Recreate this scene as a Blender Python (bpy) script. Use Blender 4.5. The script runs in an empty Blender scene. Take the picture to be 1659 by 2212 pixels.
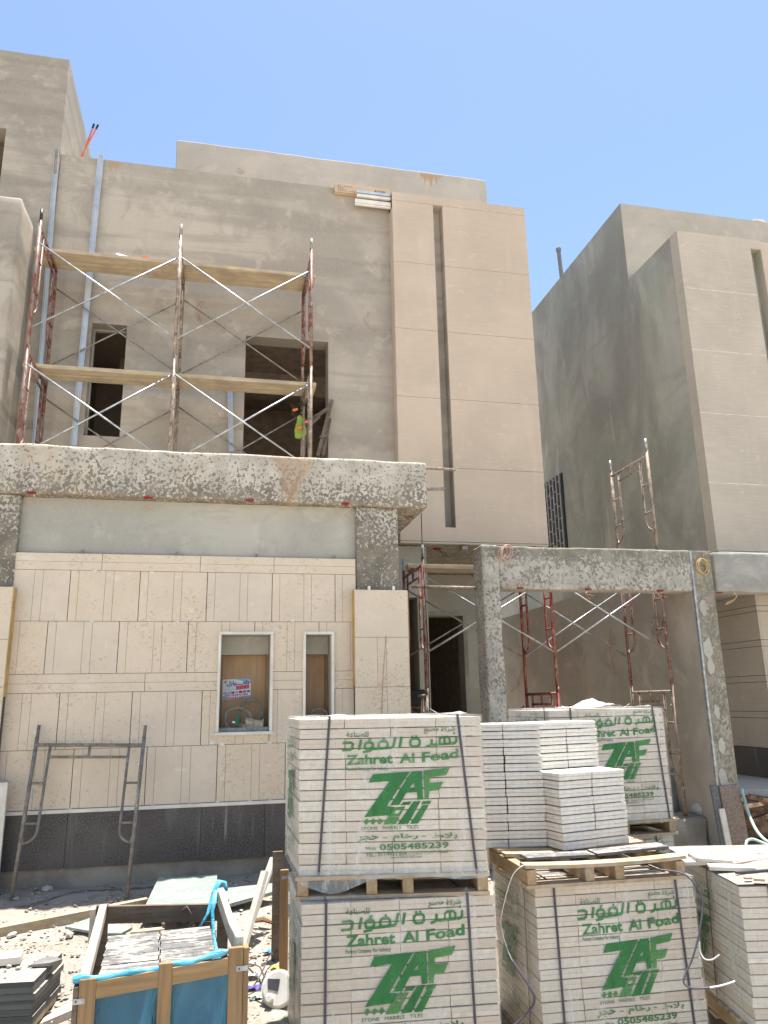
import bpy, math, random
from mathutils import Vector, Matrix, noise as mnoise
from mathutils.geometry import tessellate_polygon
R_ = math.radians
S = bpy.context.scene
COL = S.collection
rnd = random.Random(7)

# ---------------------------------------------------------------- camera
EYE = Vector((0, 0, 1.75))
YAW, PITCH, ROLL, FPX = R_(-12.406), R_(13.977), R_(-1.105), 1640.0
def cam_axes():
    fwd0 = Vector((0, math.cos(PITCH), math.sin(PITCH)))
    rz = Matrix.Rotation(YAW, 3, 'Z')
    f = rz @ fwd0; r = rz @ Vector((1, 0, 0)); u = r.cross(f)
    r2 = math.cos(ROLL)*r + math.sin(ROLL)*u
    u2 = -math.sin(ROLL)*r + math.cos(ROLL)*u
    return r2, u2, f
CR, CU, CF = cam_axes()
cam = bpy.data.cameras.new('camera'); camo = bpy.data.objects.new('camera', cam); COL.objects.link(camo)
cam.sensor_fit = 'HORIZONTAL'; cam.sensor_width = 36; cam.lens = 36*FPX/1659
cam.clip_start = 0.05; cam.clip_end = 1000
M = Matrix((CR, CU, -CF)).transposed().to_4x4(); M.translation = EYE
camo.matrix_world = M
S.camera = camo
S.render.resolution_x, S.render.resolution_y = 768, 1024

# ---------------------------------------------------------------- light
SUN_VEC = Vector((0.10, 0.092, 1.0)).normalized()
el = math.asin(SUN_VEC.z); az = math.atan2(SUN_VEC.x, SUN_VEC.y)
w = bpy.data.worlds.new('World'); S.world = w; w.use_nodes = True
nt = w.node_tree; bg = nt.nodes['Background']
sky = nt.nodes.new('ShaderNodeTexSky'); sky.sky_type = 'NISHITA'; sky.sun_disc = False
sky.sun_elevation = el; sky.sun_rotation = az; sky.altitude = 600; sky.air_density = 1.4; sky.dust_density = 0.9; sky.ozone_density = 1.2
nt.links.new(sky.outputs[0], bg.inputs[0]); bg.inputs[1].default_value = 0.082
sl = bpy.data.lights.new('sun', 'SUN'); so = bpy.data.objects.new('sun', sl); COL.objects.link(so)
sl.energy = 4.6; sl.angle = R_(0.53); sl.color = (1.0, 0.955, 0.89)
so.rotation_euler = SUN_VEC.to_track_quat('Z', 'Y').to_euler(); so.location = (0, 0, 40)
S.view_settings.view_transform = 'Standard'; S.view_settings.look = 'None'
S.view_settings.exposure = 1.38; S.view_settings.gamma = 1.0; S.view_settings.use_curve_mapping = False
try:
    S.cycles.max_bounces = 8; S.cycles.diffuse_bounces = 5; S.cycles.transparent_max_bounces = 16; S.cycles.use_denoising = True
except Exception: pass

# ---------------------------------------------------------------- geometry helpers
def ray(x, y):                     # photo pixel (1659 wide) -> direction
    return (CR*(x-829.5) - CU*(y-1106) + CF*FPX)
def at(x, y, X=None, Y=None, Z=None):
    d = ray(x, y)
    t = (X-EYE.x)/d.x if X is not None else (Y-EYE.y)/d.y if Y is not None else (Z-EYE.z)/d.z
    return EYE + d*t
def sm(a, b, v):
    t = min(1, max(0, (v-a)/(b-a))); return t*t*(3-2*t)
def lerp(a, b, t): return a+(b-a)*t
def gz(x, y):                      # ground height
    l = -.30 + .15*sm(4.3, 5.5, y) + .15*sm(5.3, 6.6, y) + .07*sm(6.6, 7.3, y) + .11*sm(7.2, 7.9, y)
    r = -.30 + .17*sm(6.0, 8.8, y)
    t = sm(1.2, 2.6, x - .25*max(0, y-6))
    return lerp(l, r, t)
def gnd(x, y, dz=0):               # pixel -> point on the ground
    z = 0
    for _ in range(25):
        p = at(x, y, Z=z+dz); z = lerp(z, gz(p.x, p.y), .6)
    return at(x, y, Z=z+dz)

class MB:
    def __init__(s): s.v = []; s.f = []; s.t = []; s.cur = None
    def _add(s, vs, fs, val=None):
        n = len(s.v); s.v += [Vector(p) for p in vs]; s.f += [tuple(i+n for i in f) for f in fs]
        s.t += [val if val is not None else (s.cur if s.cur is not None else .5)]*len(fs)
        return s
    def box(s, x0, x1, y0, y1, z0, z1, val=None):
        return s._add([(x0,y0,z0),(x1,y0,z0),(x1,y1,z0),(x0,y1,z0),(x0,y0,z1),(x1,y0,z1),(x1,y1,z1),(x0,y1,z1)],
            [(0,3,2,1),(4,5,6,7),(0,1,5,4),(1,2,6,5),(2,3,7,6),(3,0,4,7)], val)
    def obox(s, c, ax, ay, az, val=None):          # centre and three half-axis vectors
        c = Vector(c); ax = Vector(ax); ay = Vector(ay); az = Vector(az)
        vs = [c+sx*ax+sy*ay+sz*az for sz in (-1,1) for (sx,sy) in ((-1,-1),(1,-1),(1,1),(-1,1))]
        return s._add(vs, [(0,3,2,1),(4,5,6,7),(0,1,5,4),(1,2,6,5),(2,3,7,6),(3,0,4,7)], val)
    def beam(s, a, b, wd, th, up=(0,0,1), val=None):  # bar from a to b, width wd across, thickness th along up
        a = Vector(a); b = Vector(b); d = (b-a); L = d.length; d.normalize(); up = Vector(up)
        side = d.cross(up)
        if side.length < 1e-4: side = d.cross(Vector((1,0,0)))
        side.normalize(); u = side.cross(d)
        return s.obox((a+b)/2, d*L/2, side*wd/2, u*th/2, val)
    def tube(s, pts, r, n=8, val=None, closed=False, flat=1.0):
        pts = [Vector(p) for p in pts]; m = len(pts); base = len(s.v)
        prev = None; rings = []
        for i, p in enumerate(pts):
            if closed: d = pts[(i+1)%m]-pts[i-1]
            else: d = pts[min(i+1,m-1)]-pts[max(i-1,0)]
            d.normalize()
            if prev is None:
                u = d.cross(Vector((0,0,1)))
                if u.length < 1e-3: u = d.cross(Vector((1,0,0)))
            else: u = prev - d*prev.dot(d)
            u.normalize(); prev = u; v = d.cross(u)
            rr = r[i] if isinstance(r, (list,tuple)) else r
            rings.append([p + rr*(math.cos(a)*u + flat*math.sin(a)*v) for a in [2*math.pi*k/n for k in range(n)]])
        vs = [q for g in rings for q in g]; fs = []
        for i in range(m if closed else m-1):
            j = (i+1) % m
            for k in range(n): fs.append((i*n+k, i*n+(k+1)%n, j*n+(k+1)%n, j*n+k))
        if not closed: fs.append(tuple(range(n-1,-1,-1))); fs.append(tuple((m-1)*n+k for k in range(n)))
        return s._add(vs, fs, val)
    def ribbon(s, pts, wd, th, up=(0,0,1)):
        for a, b in zip(pts[:-1], pts[1:]): s.beam(a, b, wd, th, up)
        return s
    def poly(s, pts, y0, y1, holes=()):            # polygon in x,z extruded from y0 (front) to y1
        loops = [[Vector((p[0],p[1],0)) for p in L] for L in (pts,)+tuple(holes)]
        flat = [p for L in loops for p in L]; n = len(flat)
        tri = tessellate_polygon(loops)
        vs = [(p.x,y0,p.y) for p in flat]+[(p.x,y1,p.y) for p in flat]
        fs = [tuple(t) for t in tri]+[tuple(n+i for i in reversed(t)) for t in tri]
        o = 0
        for L in loops:
            k = len(L)
            for i in range(k): fs.append((o+i, o+(i+1)%k, n+o+(i+1)%k, n+o+i))
            o += k
        return s._add(vs, fs)
    def rough(s, x0, x1, y0, y1, z0, z1, step=.07, amp=.008, seed=0, r=.02):   # cast block with uneven faces and rounded arrises
        def ax(a, b):
            n = max(2, int(round((b-a)/step))); return [a]+[a+r*.9]*(b-a > 3*r)+[a+(b-a)*i/n for i in range(1,n)]+[b-r*.9]*(b-a > 3*r)+[b]
        X, Y, Z = sorted(ax(x0,x1)), sorted(ax(y0,y1)), sorted(ax(z0,z1)); idx = {}; vs = []; fs = []
        def vi(i, j, k):
            if (i,j,k) in idx: return idx[(i,j,k)]
            p = Vector((X[i],Y[j],Z[k]))
            q = Vector((min(max(p.x,x0+r),x1-r), min(max(p.y,y0+r),y1-r), min(max(p.z,z0+r),z1-r)))
            d = p-q; 
            if d.length > r: p = q + d.normalized()*r
            nv = mnoise.noise_vector(p*3.1+Vector((seed,0,0)))*amp + mnoise.noise_vector(p*11+Vector((seed,5,0)))*amp*.55
            p = p+nv
            idx[(i,j,k)] = len(vs); vs.append(p); return idx[(i,j,k)]
        a, b, c = len(X)-1, len(Y)-1, len(Z)-1
        for i in range(a):
            for k in range(c):
                fs.append((vi(i,0,k),vi(i+1,0,k),vi(i+1,0,k+1),vi(i,0,k+1))); fs.append((vi(i+1,b,k),vi(i,b,k),vi(i,b,k+1),vi(i+1,b,k+1)))
        for j in range(b):
            for k in range(c):
                fs.append((vi(0,j+1,k),vi(0,j,k),vi(0,j,k+1),vi(0,j+1,k+1))); fs.append((vi(a,j,k),vi(a,j+1,k),vi(a,j+1,k+1),vi(a,j,k+1)))
        for i in range(a):
            for j in range(b):
                fs.append((vi(i,j+1,0),vi(i+1,j+1,0),vi(i+1,j,0),vi(i,j,0))); fs.append((vi(i,j,c),vi(i+1,j,c),vi(i+1,j+1,c),vi(i,j+1,c)))
        return s._add(vs, fs)
    def wall(s, x0, x1, z0, z1, y, depth, holes=(), back=False):   # front sheet with openings, reveals and rim; faces -Y
        xs = sorted({x0,x1,*[h[0] for h in holes],*[h[1] for h in holes]}); zs = sorted({z0,z1,*[h[2] for h in holes],*[h[3] for h in holes]})
        for a, b in zip(xs[:-1], xs[1:]):
            for c, d in zip(zs[:-1], zs[1:]):
                if any(h[0]-1e-6<=a and b<=h[1]+1e-6 and h[2]-1e-6<=c and d<=h[3]+1e-6 for h in holes): continue
                s._add([(a,y,c),(b,y,c),(b,y,d),(a,y,d)], [(0,1,2,3)])
                if back: s._add([(a,y+depth,c),(b,y+depth,c),(b,y+depth,d),(a,y+depth,d)], [(3,2,1,0)])
        for h in holes:
            a, b, c, d = h[:4]
            s._add([(a,y,c),(b,y,c),(b,y,d),(a,y,d),(a,y+depth,c),(b,y+depth,c),(b,y+depth,d),(a,y+depth,d)], [(0,1,5,4),(1,2,6,5),(2,3,7,6),(3,0,4,7)])
        s._add([(x0,y,z0),(x1,y,z0),(x1,y,z1),(x0,y,z1),(x0,y+depth,z0),(x1,y+depth,z0),(x1,y+depth,z1),(x0,y+depth,z1)], [(1,0,4,5),(2,1,5,6),(3,2,6,7),(0,3,7,4)])
        return s
    def xf(s, mat):
        s.v = [mat @ p for p in s.v]; return s
    def build(s, name, mat, parent=None, smooth=False, bevel=0, data=None, loc=None):
        me = bpy.data.meshes.new(name)
        o0 = Vector((0,0,0))
        if parent is not None: o0 = ORG.get(parent.name, Vector((0,0,0)))
        if loc is not None: o0 = Vector(loc)
        me.from_pydata([tuple(p-o0) for p in s.v], [], s.f); me.validate(); me.update()
        at_ = me.attributes.new('tint', 'FLOAT', 'FACE')
        if len(at_.data) == len(s.t): at_.data.foreach_set('value', s.t)
        if smooth: me.polygons.foreach_set('use_smooth', [True]*len(me.polygons))
        me.materials.append(mat)
        o = bpy.data.objects.new(name, me); COL.objects.link(o)
        if parent is not None: o.parent = parent; ORG[o.name] = o0
        elif loc is not None: o.location = loc; ORG[o.name] = Vector(loc)
        if bevel:
            b = o.modifiers.new('edge', 'BEVEL'); b.width = bevel; b.segments = 2; b.limit_method = 'ANGLE'; b.angle_limit = R_(40)
        return o
ORG = {}
def tag(o, label, cat, group=None, kind='thing'):
    o['label'] = label; o['category'] = cat; o['kind'] = kind
    if group: o['group'] = group
    return o
def thing(name, loc, label, cat, group=None, rz=0, kind='thing'):
    o = bpy.data.objects.new(name, None); COL.objects.link(o); o.location = loc; o.rotation_euler = (0,0,rz); o.empty_display_size = .1
    ORG[o.name] = Vector(loc) if rz == 0 else Vector((0,0,0))
    return tag(o, label, cat, group, kind)
def copy_tree(o, parent=None):
    c = o.copy(); COL.objects.link(c); c.parent = parent
    for ch in list(o.children): copy_tree(ch, c)
    return c
def arc(c, r, a0, a1, n, ux, uy):
    c = Vector(c); ux = Vector(ux); uy = Vector(uy)
    return [c + r*(math.cos(a0+(a1-a0)*i/n)*ux + math.sin(a0+(a1-a0)*i/n)*uy) for i in range(n+1)]

# ---------------------------------------------------------------- material helpers
class NT:
    def __init__(s, name):
        s.m = bpy.data.materials.new(name); s.m.use_nodes = True; s.n = s.m.node_tree.nodes; s.l = s.m.node_tree.links
        s.b = s.n['Principled BSDF']; s.out = s.n['Material Output']
        tc = s.n.new('ShaderNodeTexCoord'); s.obj = tc.outputs['Object']; s.geo = s.n.new('ShaderNodeNewGeometry')
        s.pos = s.geo.outputs['Position']
        s.b.inputs['Roughness'].default_value = .85; s.b.inputs['Specular IOR Level'].default_value = .25
    def lk(s, a, b):
        if hasattr(a, 'is_output') or hasattr(a, 'links'): s.l.new(a, b)
        else: b.default_value = a
    def map(s, v, scale=(1,1,1), loc=(0,0,0), rot=(0,0,0)):
        n = s.n.new('ShaderNodeMapping'); s.l.new(v, n.inputs[0]); n.inputs['Scale'].default_value = scale; n.inputs['Location'].default_value = loc; n.inputs['Rotation'].default_value = rot; return n.outputs[0]
    def noise(s, v, scale, detail=4, rough=.55, dist=0):
        n = s.n.new('ShaderNodeTexNoise'); s.l.new(v, n.inputs['Vector']); n.inputs['Scale'].default_value = scale; n.inputs['Detail'].default_value = detail; n.inputs['Roughness'].default_value = rough; n.inputs['Distortion'].default_value = dist; return n.outputs['Fac']
    def vor(s, v, scale, feat='F1', out='Distance', rnd_=1):
        n = s.n.new('ShaderNodeTexVoronoi'); s.l.new(v, n.inputs['Vector']); n.feature = feat; n.inputs['Scale'].default_value = scale; n.inputs['Randomness'].default_value = rnd_; return n.outputs[out]
    def m_(s, op, a, b=0, c=0, clamp=False):
        n = s.n.new('ShaderNodeMath'); n.operation = op; n.use_clamp = clamp
        for i, q in enumerate((a,b,c)): s.lk(q, n.inputs[i])
        return n.outputs[0]
    def step(s, v, lo, hi):
        n = s.n.new('ShaderNodeMapRange'); n.interpolation_type = 'SMOOTHSTEP'; s.lk(v, n.inputs[0]); n.inputs[1].default_value = lo; n.inputs[2].default_value = hi; return n.outputs[0]
    def mix(s, f, a, b, mode='MIX'):
        n = s.n.new('ShaderNodeMix'); n.data_type = 'RGBA'; n.blend_type = mode; s.lk(f, n.inputs[0])
        for q, i in ((a,6),(b,7)):
            if isinstance(q, tuple): n.inputs[i].default_value = (*q, 1) if len(q) == 3 else q
            else: s.l.new(q, n.inputs[i])
        return n.outputs[2]
    def sep(s, v):
        n = s.n.new('ShaderNodeSeparateXYZ'); s.l.new(v, n.inputs[0]); return n.outputs
    def attr(s, name='tint'):
        n = s.n.new('ShaderNodeAttribute'); n.attribute_name = name; return n.outputs['Fac']
    def col(s, c):
        if isinstance(c, tuple): s.b.inputs['Base Color'].default_value = (*c, 1)
        else: s.l.new(c, s.b.inputs['Base Color'])
        return s
    def bump(s, h, strength=.3, dist=.01):
        n = s.n.new('ShaderNodeBump'); n.inputs['Strength'].default_value = strength; n.inputs['Distance'].default_value = dist; s.l.new(h, n.inputs['Height']); s.l.new(n.outputs[0], s.b.inputs['Normal']); return s
    def set(s, **k):
        for a, v in k.items(): s.lk(v, s.b.inputs[a.replace('_', ' ')])
        return s

def mul(c, k): return tuple(x*k for x in c)
def plaster(name, base, dark=.72, bands=.5, green=.0, stains=(), scale=1.0):
    t = NT(name); P = t.pos
    big = t.noise(P, .55*scale, 5, .6, .4); mid = t.noise(P, 2.3*scale, 6, .65, .3); fine = t.noise(P, 38, 4, .7)
    bandv = t.map(P, (.35, .35, 4.6)); band = t.noise(bandv, 1.0, 3, .5, .35)
    blk = t.noise(t.map(P, (2.2, 2.2, 5.2)), 1.0, 2, .5)
    c = t.mix(t.step(big, .40, .62), mul(base, dark), mul(base, 1.08))
    c = t.mix(t.m_('MULTIPLY', t.step(band, .46, .64), bands), c, mul(base, dark*.80))
    sm2 = t.noise(P, 1.35*scale, 6, .7, .9); c = t.mix(t.m_('MULTIPLY', t.step(sm2, .54, .66), .55), c, mul(base, dark*.9))
    c = t.mix(t.m_('MULTIPLY', t.step(blk, .52, .72), .28*bands), c, mul(base, 1.18))
    c = t.mix(t.m_('MULTIPLY', t.step(mid, .54, .70), .6), c, mul(base, 1.2))
    if green: c = t.mix(t.m_('MULTIPLY', t.step(t.noise(P, .9, 4, .6), .42, .68), green), c, (base[0]*.72, base[1]*.80, base[2]*.76))
    c = t.mix(t.m_('MULTIPLY', t.step(fine, .3, .75), .20), c, mul(base, 1.25))
    crack = t.vor(t.map(P, (1,1,1.6)), .9, 'DISTANCE_TO_EDGE')
    c = t.mix(t.m_('MULTIPLY', t.step(crack, .006, .0), t.m_('MULTIPLY', t.step(mid, .5, .6), .35)), c, mul(base, .5))
    x, y, z = t.sep(P)
    for (sx, sz, wd, ln, colr, op) in stains:       # drip: centre x, top z, width, length
        n = t.noise(t.map(P, (17, 17, .8)), 1.0, 3, .6)
        dx = t.m_('ABSOLUTE', t.m_('SUBTRACT', x, sx)); dz = t.m_('SUBTRACT', sz, z)
        e = t.m_('SUBTRACT', t.m_('SUBTRACT', t.m_('MULTIPLY', n, 2.2), t.m_('DIVIDE', t.m_('POWER', t.m_('DIVIDE', dx, wd), 3.0), 1.0)), t.m_('ADD', .55, t.m_('DIVIDE', dz, ln)))
        k = t.m_('MULTIPLY', t.step(e, -.05, .25), t.step(dz, -.02, .01))
        c = t.mix(t.m_('MULTIPLY', k, op), c, colr)
    t.col(c); t.bump(t.m_('ADD', t.m_('MULTIPLY', fine, .5), mid), .35, .008)
    return t.m
def splatter(name, light, dark, thr, warm=None, scale=1.0, zramp=None, stains=()):
    t = NT(name); P = t.pos
    wv = t.n.new('ShaderNodeVectorMath'); wv.operation = 'ADD'
    nn = t.n.new('ShaderNodeTexNoise'); nn.inputs['Scale'].default_value = 30*scale; nn.inputs['Detail'].default_value = 2; t.l.new(P, nn.inputs['Vector'])
    sc = t.n.new('ShaderNodeVectorMath'); sc.operation = 'SCALE'; t.l.new(nn.outputs['Color'], sc.inputs[0]); sc.inputs['Scale'].default_value = .022/scale
    t.l.new(P, wv.inputs[0]); t.l.new(sc.outputs[0], wv.inputs[1]); Q = wv.outputs[0]
    n1 = t.noise(t.map(Q, (1,1,.85)), 20*scale, 2.5, .5); n2 = t.noise(Q, 44*scale, 2, .5); cl = t.noise(P, 2.2, 3, .55)
    v = t.m_('ADD', t.m_('MULTIPLY', n1, .68), t.m_('MULTIPLY', n2, .32))
    v = t.m_('ADD', v, t.m_('MULTIPLY', t.m_('SUBTRACT', cl, .5), .22))
    if zramp:
        z = t.sep(P)[2]; v = t.m_('ADD', v, t.m_('MULTIPLY', t.m_('SUBTRACT', t.step(z, zramp[0], zramp[1]), .5), zramp[2]))
    mask = t.step(v, thr-.010, thr+.014)            # 1 = dark splatter
    lc = t.mix(t.step(t.noise(P, 5, 4, .6), .35, .7), mul(light, .80), mul(light, 1.1))
    if warm: lc = t.mix(t.m_('MULTIPLY', t.step(t.noise(t.map(P, (1.4,1.4,.5)), 1.6, 4, .6), .52, .68), .5), lc, warm)
    dc = t.mix(t.step(t.noise(P, 7, 4, .6), .35, .7), mul(dark, .78), mul(dark, 1.22))
    c = t.mix(mask, lc, dc)
    x, y, z = t.sep(P)
    for (sx, sz, wd, ln, colr, op) in stains:
        n = t.noise(t.map(P, (22, 22, 1.6)), 1.0, 3, .6)
        dx = t.m_('ABSOLUTE', t.m_('SUBTRACT', x, sx)); dz = t.m_('SUBTRACT', sz, z)
        e = t.m_('SUBTRACT', t.m_('MULTIPLY', t.m_('SUBTRACT', 1.0, t.m_('DIVIDE', dx, wd)), t.m_('ADD', .6, n)), t.m_('DIVIDE', dz, ln))
        c = t.mix(t.m_('MULTIPLY', t.step(e, -.05, .35), op), c, colr)
    t.col(c); t.bump(t.m_('ADD', mask, t.m_('MULTIPLY', n2, .6)), .55, .008)
    return t.m
def board(name, base, streak=.10, spots=True):
    t = NT(name); P = t.pos
    st = t.noise(t.map(P, (2.5, 2.5, 42)), 1.0, 4, .6); bg_ = t.noise(P, .9, 4, .6); f = t.noise(P, 60, 3, .6); md = t.noise(t.map(P, (1,1,2.4)), 2.6, 5, .65)
    c = t.mix(t.step(bg_, .35, .68), mul(base, .93), mul(base, 1.05))
    c = t.mix(t.m_('MULTIPLY', t.step(st, .42, .62), streak), c, mul(base, 1.35))
    c = t.mix(t.m_('MULTIPLY', t.step(md, .55, .75), .22), c, mul(base, 1.22))
    c = t.mix(t.m_('MULTIPLY', t.step(f, .58, .75), .18), c, mul(base, .62))
    sp = t.vor(P, 3.4, 'F1'); c = t.mix(t.m_('MULTIPLY', t.step(sp, .045, .03), .5 if spots else 0), c, mul(base, .55))
    vv = t.noise(t.map(P, (3.2,3.2,.45)), 1.0, 5, .65, .5); c = t.mix(t.m_('MULTIPLY', t.step(vv, .52, .68), .35), c, mul(base, 1.16 if spots else 1)); sc_ = t.noise(t.map(P, (1,1,1.6)), 5.5, 6, .75, .6); c = t.mix(t.m_('MULTIPLY', t.step(sc_, .57, .66), .30+streak), c, mul(base, 1.28))
    t.col(c); t.bump(t.m_('ADD', st, f), .12, .004); t.set(Roughness=.8)
    return t.m
def limestone(name, base):
    t = NT(name); P = t.pos; tn = t.attr()
    c = t.mix(tn, (base[0]*.97, base[1]*.975, base[2]*1.0), (base[0]*1.03, base[1]*1.01, base[2]*.955))
    n = t.noise(P, 3.5, 5, .6); c = t.mix(t.step(n, .38, .68), c, t.mix(.5, c, mul(base, 1.13)))
    f = t.noise(t.map(P, (1,1,1.25)), 34, 2.5, .55, .8); dens = t.noise(P, 1.9, 3, .6)
    k = t.step(t.m_('ADD', f, t.m_('ADD', t.m_('MULTIPLY', t.m_('SUBTRACT', dens, .5), .48), t.m_('MULTIPLY', t.m_('SUBTRACT', tn, .5), .07))), .625, .68)
    c = t.mix(t.m_('MULTIPLY', k, .42), c, (base[0]*.58, base[1]*.54, base[2]*.5))
    f2 = t.noise(P, 15, 4, .65, .5); c = t.mix(t.m_('MULTIPLY', t.step(f2, .56, .72), .35), c, mul(base, .80))
    f3 = t.noise(P, 9, 3, .6); c = t.mix(t.m_('MULTIPLY', t.step(f3, .66, .73), .4), c, mul(base, 1.3))
    wh = t.noise(t.map(P, (1,1,2.2), (3.1,0,1.7)), 1.7, 3, .55); c = t.mix(t.m_('MULTIPLY', t.step(wh, .69, .74), .45), c, (.72,.66,.58))
    t.col(c); t.set(Roughness=.62); t.bump(f2, .1, .003); return t.m
def wood(name, base, dark=.45, axis=0, grey=0.0, dust=0.0):
    t = NT(name); v = t.obj; sc = [26, 26, 26]; sc[axis] = 1.3
    g = t.noise(t.map(v, tuple(sc)), 1.0, 5, .65, .6); b = t.noise(v, 2.4, 4, .6); k = t.vor(v, 3.1)
    c = t.mix(t.step(g, .35, .68), mul(base, dark+.2), mul(base, 1.12)); c = t.mix(t.m_('MULTIPLY', t.step(b, .45, .72), .55), c, mul(base, dark))
    c = t.mix(t.m_('MULTIPLY', t.step(k, .07, .03), .6), c, mul(base, .25))
    if grey: c = t.mix(t.m_('MULTIPLY', t.step(t.noise(v, 5, 5, .7), .4, .66), grey), c, (.30,.27,.23))
    if dust: c = t.mix(t.m_('MULTIPLY', t.step(t.noise(v, 9, 5, .7), .42, .6), dust), c, (.55,.50,.43))
    t.col(c); t.bump(g, .3, .004); t.set(Roughness=.8); return t.m
def painted_metal(name, base, chip, amt=.5, white=.25, metal=0.0, rough=.5):
    t = NT(name); v = t.obj
    n = t.noise(v, 9, 5, .65, .3); n2 = t.noise(t.map(v, (1,1,.45)), 22, 5, .7); w_ = t.noise(v, 13, 4, .6)
    c = t.mix(t.step(n, .44, .60), mul(base, .8), mul(base, 1.15)); c = t.mix(t.m_('MULTIPLY', t.step(n2, .70-amt*.4, .76-amt*.4), .85), c, chip)
    c = t.mix(t.m_('MULTIPLY', t.step(w_, .60, .66), white), c, (.62,.58,.52)); t.col(c); t.set(Roughness=rough, Metallic=metal); t.bump(n2, .3, .003); return t.m
def plain(name, c, rough=.6, metal=0.0, var=.18, sc=6):
    t = NT(name); n = t.noise(t.obj, sc, 5, .6); t.col(t.mix(t.step(n, .3, .7), mul(c, 1-var), mul(c, 1+var))); t.set(Roughness=rough, Metallic=metal); return t.m

PL = (.43, .375, .305)
def side_plaster(name, base):
    t = NT(name); P = t.pos
    big = t.noise(t.map(P, (.7,.55,.33)), 1.0, 6, .62, .8); vs_ = t.noise(t.map(P, (2.4,1.7,.28)), 1.0, 5, .6, .6); dg = t.noise(t.map(P, (1,.5,2.2), rot=(R_(-32),0,0)), 1.1, 4, .6, .7)
    mid = t.noise(P, 2.6, 6, .68, .5); fine = t.noise(P, 40, 3, .7)
    c = t.mix(t.step(big, .38, .64), mul(base, .72), mul(base, 1.08))
    c = t.mix(t.m_('MULTIPLY', t.step(vs_, .55, .68), .6), c, mul(base, 1.38)); c = t.mix(t.m_('MULTIPLY', t.step(vs_, .44, .34), .55), c, mul(base, .66))
    c = t.mix(t.m_('MULTIPLY', t.step(dg, .55, .68), .4), c, mul(base, .66)); c = t.mix(t.m_('MULTIPLY', t.step(mid, .56, .7), .4), c, mul(base, 1.25))
    c = t.mix(t.m_('MULTIPLY', t.step(t.noise(P, .8, 4, .6), .5, .66), .6), c, (base[0]*.78, base[1]*.88, base[2]*.80))
    pk = t.vor(t.map(P, (1,.8,.55)), .62); c = t.mix(t.m_('MULTIPLY', t.step(t.m_('ADD', pk, t.m_('MULTIPLY', mid, .5)), .36, .30), .55), c, mul(base, 1.55))
    c = t.mix(t.m_('MULTIPLY', t.step(fine, .35, .75), .2), c, mul(base, 1.25)); t.col(c); t.bump(t.m_('ADD', mid, t.m_('MULTIPLY', fine, .4)), .4, .01); return t.m
M_ = {}
M_['plaster'] = plaster('grey_plaster', PL, .78, .55, 0, stains=((-1.72, 9.53, .14, .45, (.40,.25,.13), .7),))
M_['plaster_top'] = plaster('roof_plaster', (.45,.40,.335), .86, .15, 0, stains=((3.55, 11.16, .26, .34, (.42,.26,.14), .8),), scale=.8)
M_['plaster_side'] = side_plaster('side_plaster', (.41,.38,.315))
M_['plaster_left'] = plaster('neighbour_plaster', (.42,.37,.30), .72, .7, .05)
M_['plaster_recess'] = plaster('recess_plaster', (.43,.40,.34), .86, .06, .1, scale=1.5)
M_['plaster_yard'] = plaster('yard_plaster', (.41,.365,.30), .74, .1, .1)
M_['splat_beam'] = splatter('splattered_beam', (.53,.48,.395), (.25,.215,.165), .512, warm=(.50,.40,.27), scale=1.7, zramp=(3.7,4.25,-.12), stains=((.72, 4.3, .26, .62, (.42,.27,.17), .55),))
M_['splat_col'] = splatter('splattered_column', (.49,.455,.39), (.215,.185,.14), .462, scale=1.6, zramp=(3.2,3.75,-.09))
M_['splat_portal'] = splatter('splattered_portal', (.45,.415,.36), (.25,.225,.175), .462, scale=1.6, zramp=(3.25,3.58,.16))
M_['splat_post'] = splatter('patchy_post', (.36,.325,.265), (.25,.22,.165), .47, scale=1.3)
M_['splat_ceiling'] = splatter('splattered_ceiling', (.44,.41,.34), (.25,.22,.16), .50, scale=1.4)
M_['concrete'] = plaster('bare_concrete', (.36,.34,.30), .75, .1, .05, scale=2.5)
M_['board'] = board('cladding_board', (.53,.425,.325))
M_['board_grey'] = board('dusty_cladding_board', (.485,.418,.335), .18)
M_['stone'] = limestone('limestone', (.645,.535,.415))
t = NT('granite'); P = t.pos
f = t.noise(P, 70, 3, .7); st = t.noise(t.map(P, (7,7,.8)), 1.0, 4, .6); sm_ = t.noise(P, 1.6, 4, .6)
c = t.mix(t.step(f, .4, .7), (.05,.044,.04), (.16,.143,.13)); c = t.mix(t.m_('MULTIPLY', t.step(st, .56, .70), .45), c, (.24,.235,.23)); c = t.mix(t.m_('MULTIPLY', t.step(t.noise(t.map(P, (11,11,.5), (4,0,0)), 1.0, 3, .6), .66, .72), .6), c, (.33,.33,.33)); c = t.mix(t.m_('MULTIPLY', t.step(sm_, .42, .66), .5), c, (.14,.12,.105)); c = t.mix(t.m_('MULTIPLY', t.attr(), .25), c, (.12,.11,.11))
t.col(c); t.set(Roughness=.45); M_['granite'] = t.m
M_['soilwall'] = plaster('soil_stained_footing', (.34,.29,.23), .7, .5, 0, scale=3)
M_['trim'] = plain('white_stone_trim', (.72,.665,.58), .6, 0, .1)
M_['ochre'] = plain('ochre_glue_edge', (.48,.31,.13), .8)
M_['joint'] = plain('dark_joint', (.10,.085,.07), .9)
M_['plank'] = wood('scaffold_plank', (.53,.42,.275), .6, 0, .4)
M_['timber'] = wood('pale_timber', (.46,.34,.20), .5, 0, .3, .25)
M_['timber_y'] = wood('pallet_timber', (.42,.29,.155), .5, 1, .25, .15)
M_['timber_x'] = wood('pallet_board', (.46,.335,.20), .5, 0, .3, .3)
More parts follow.
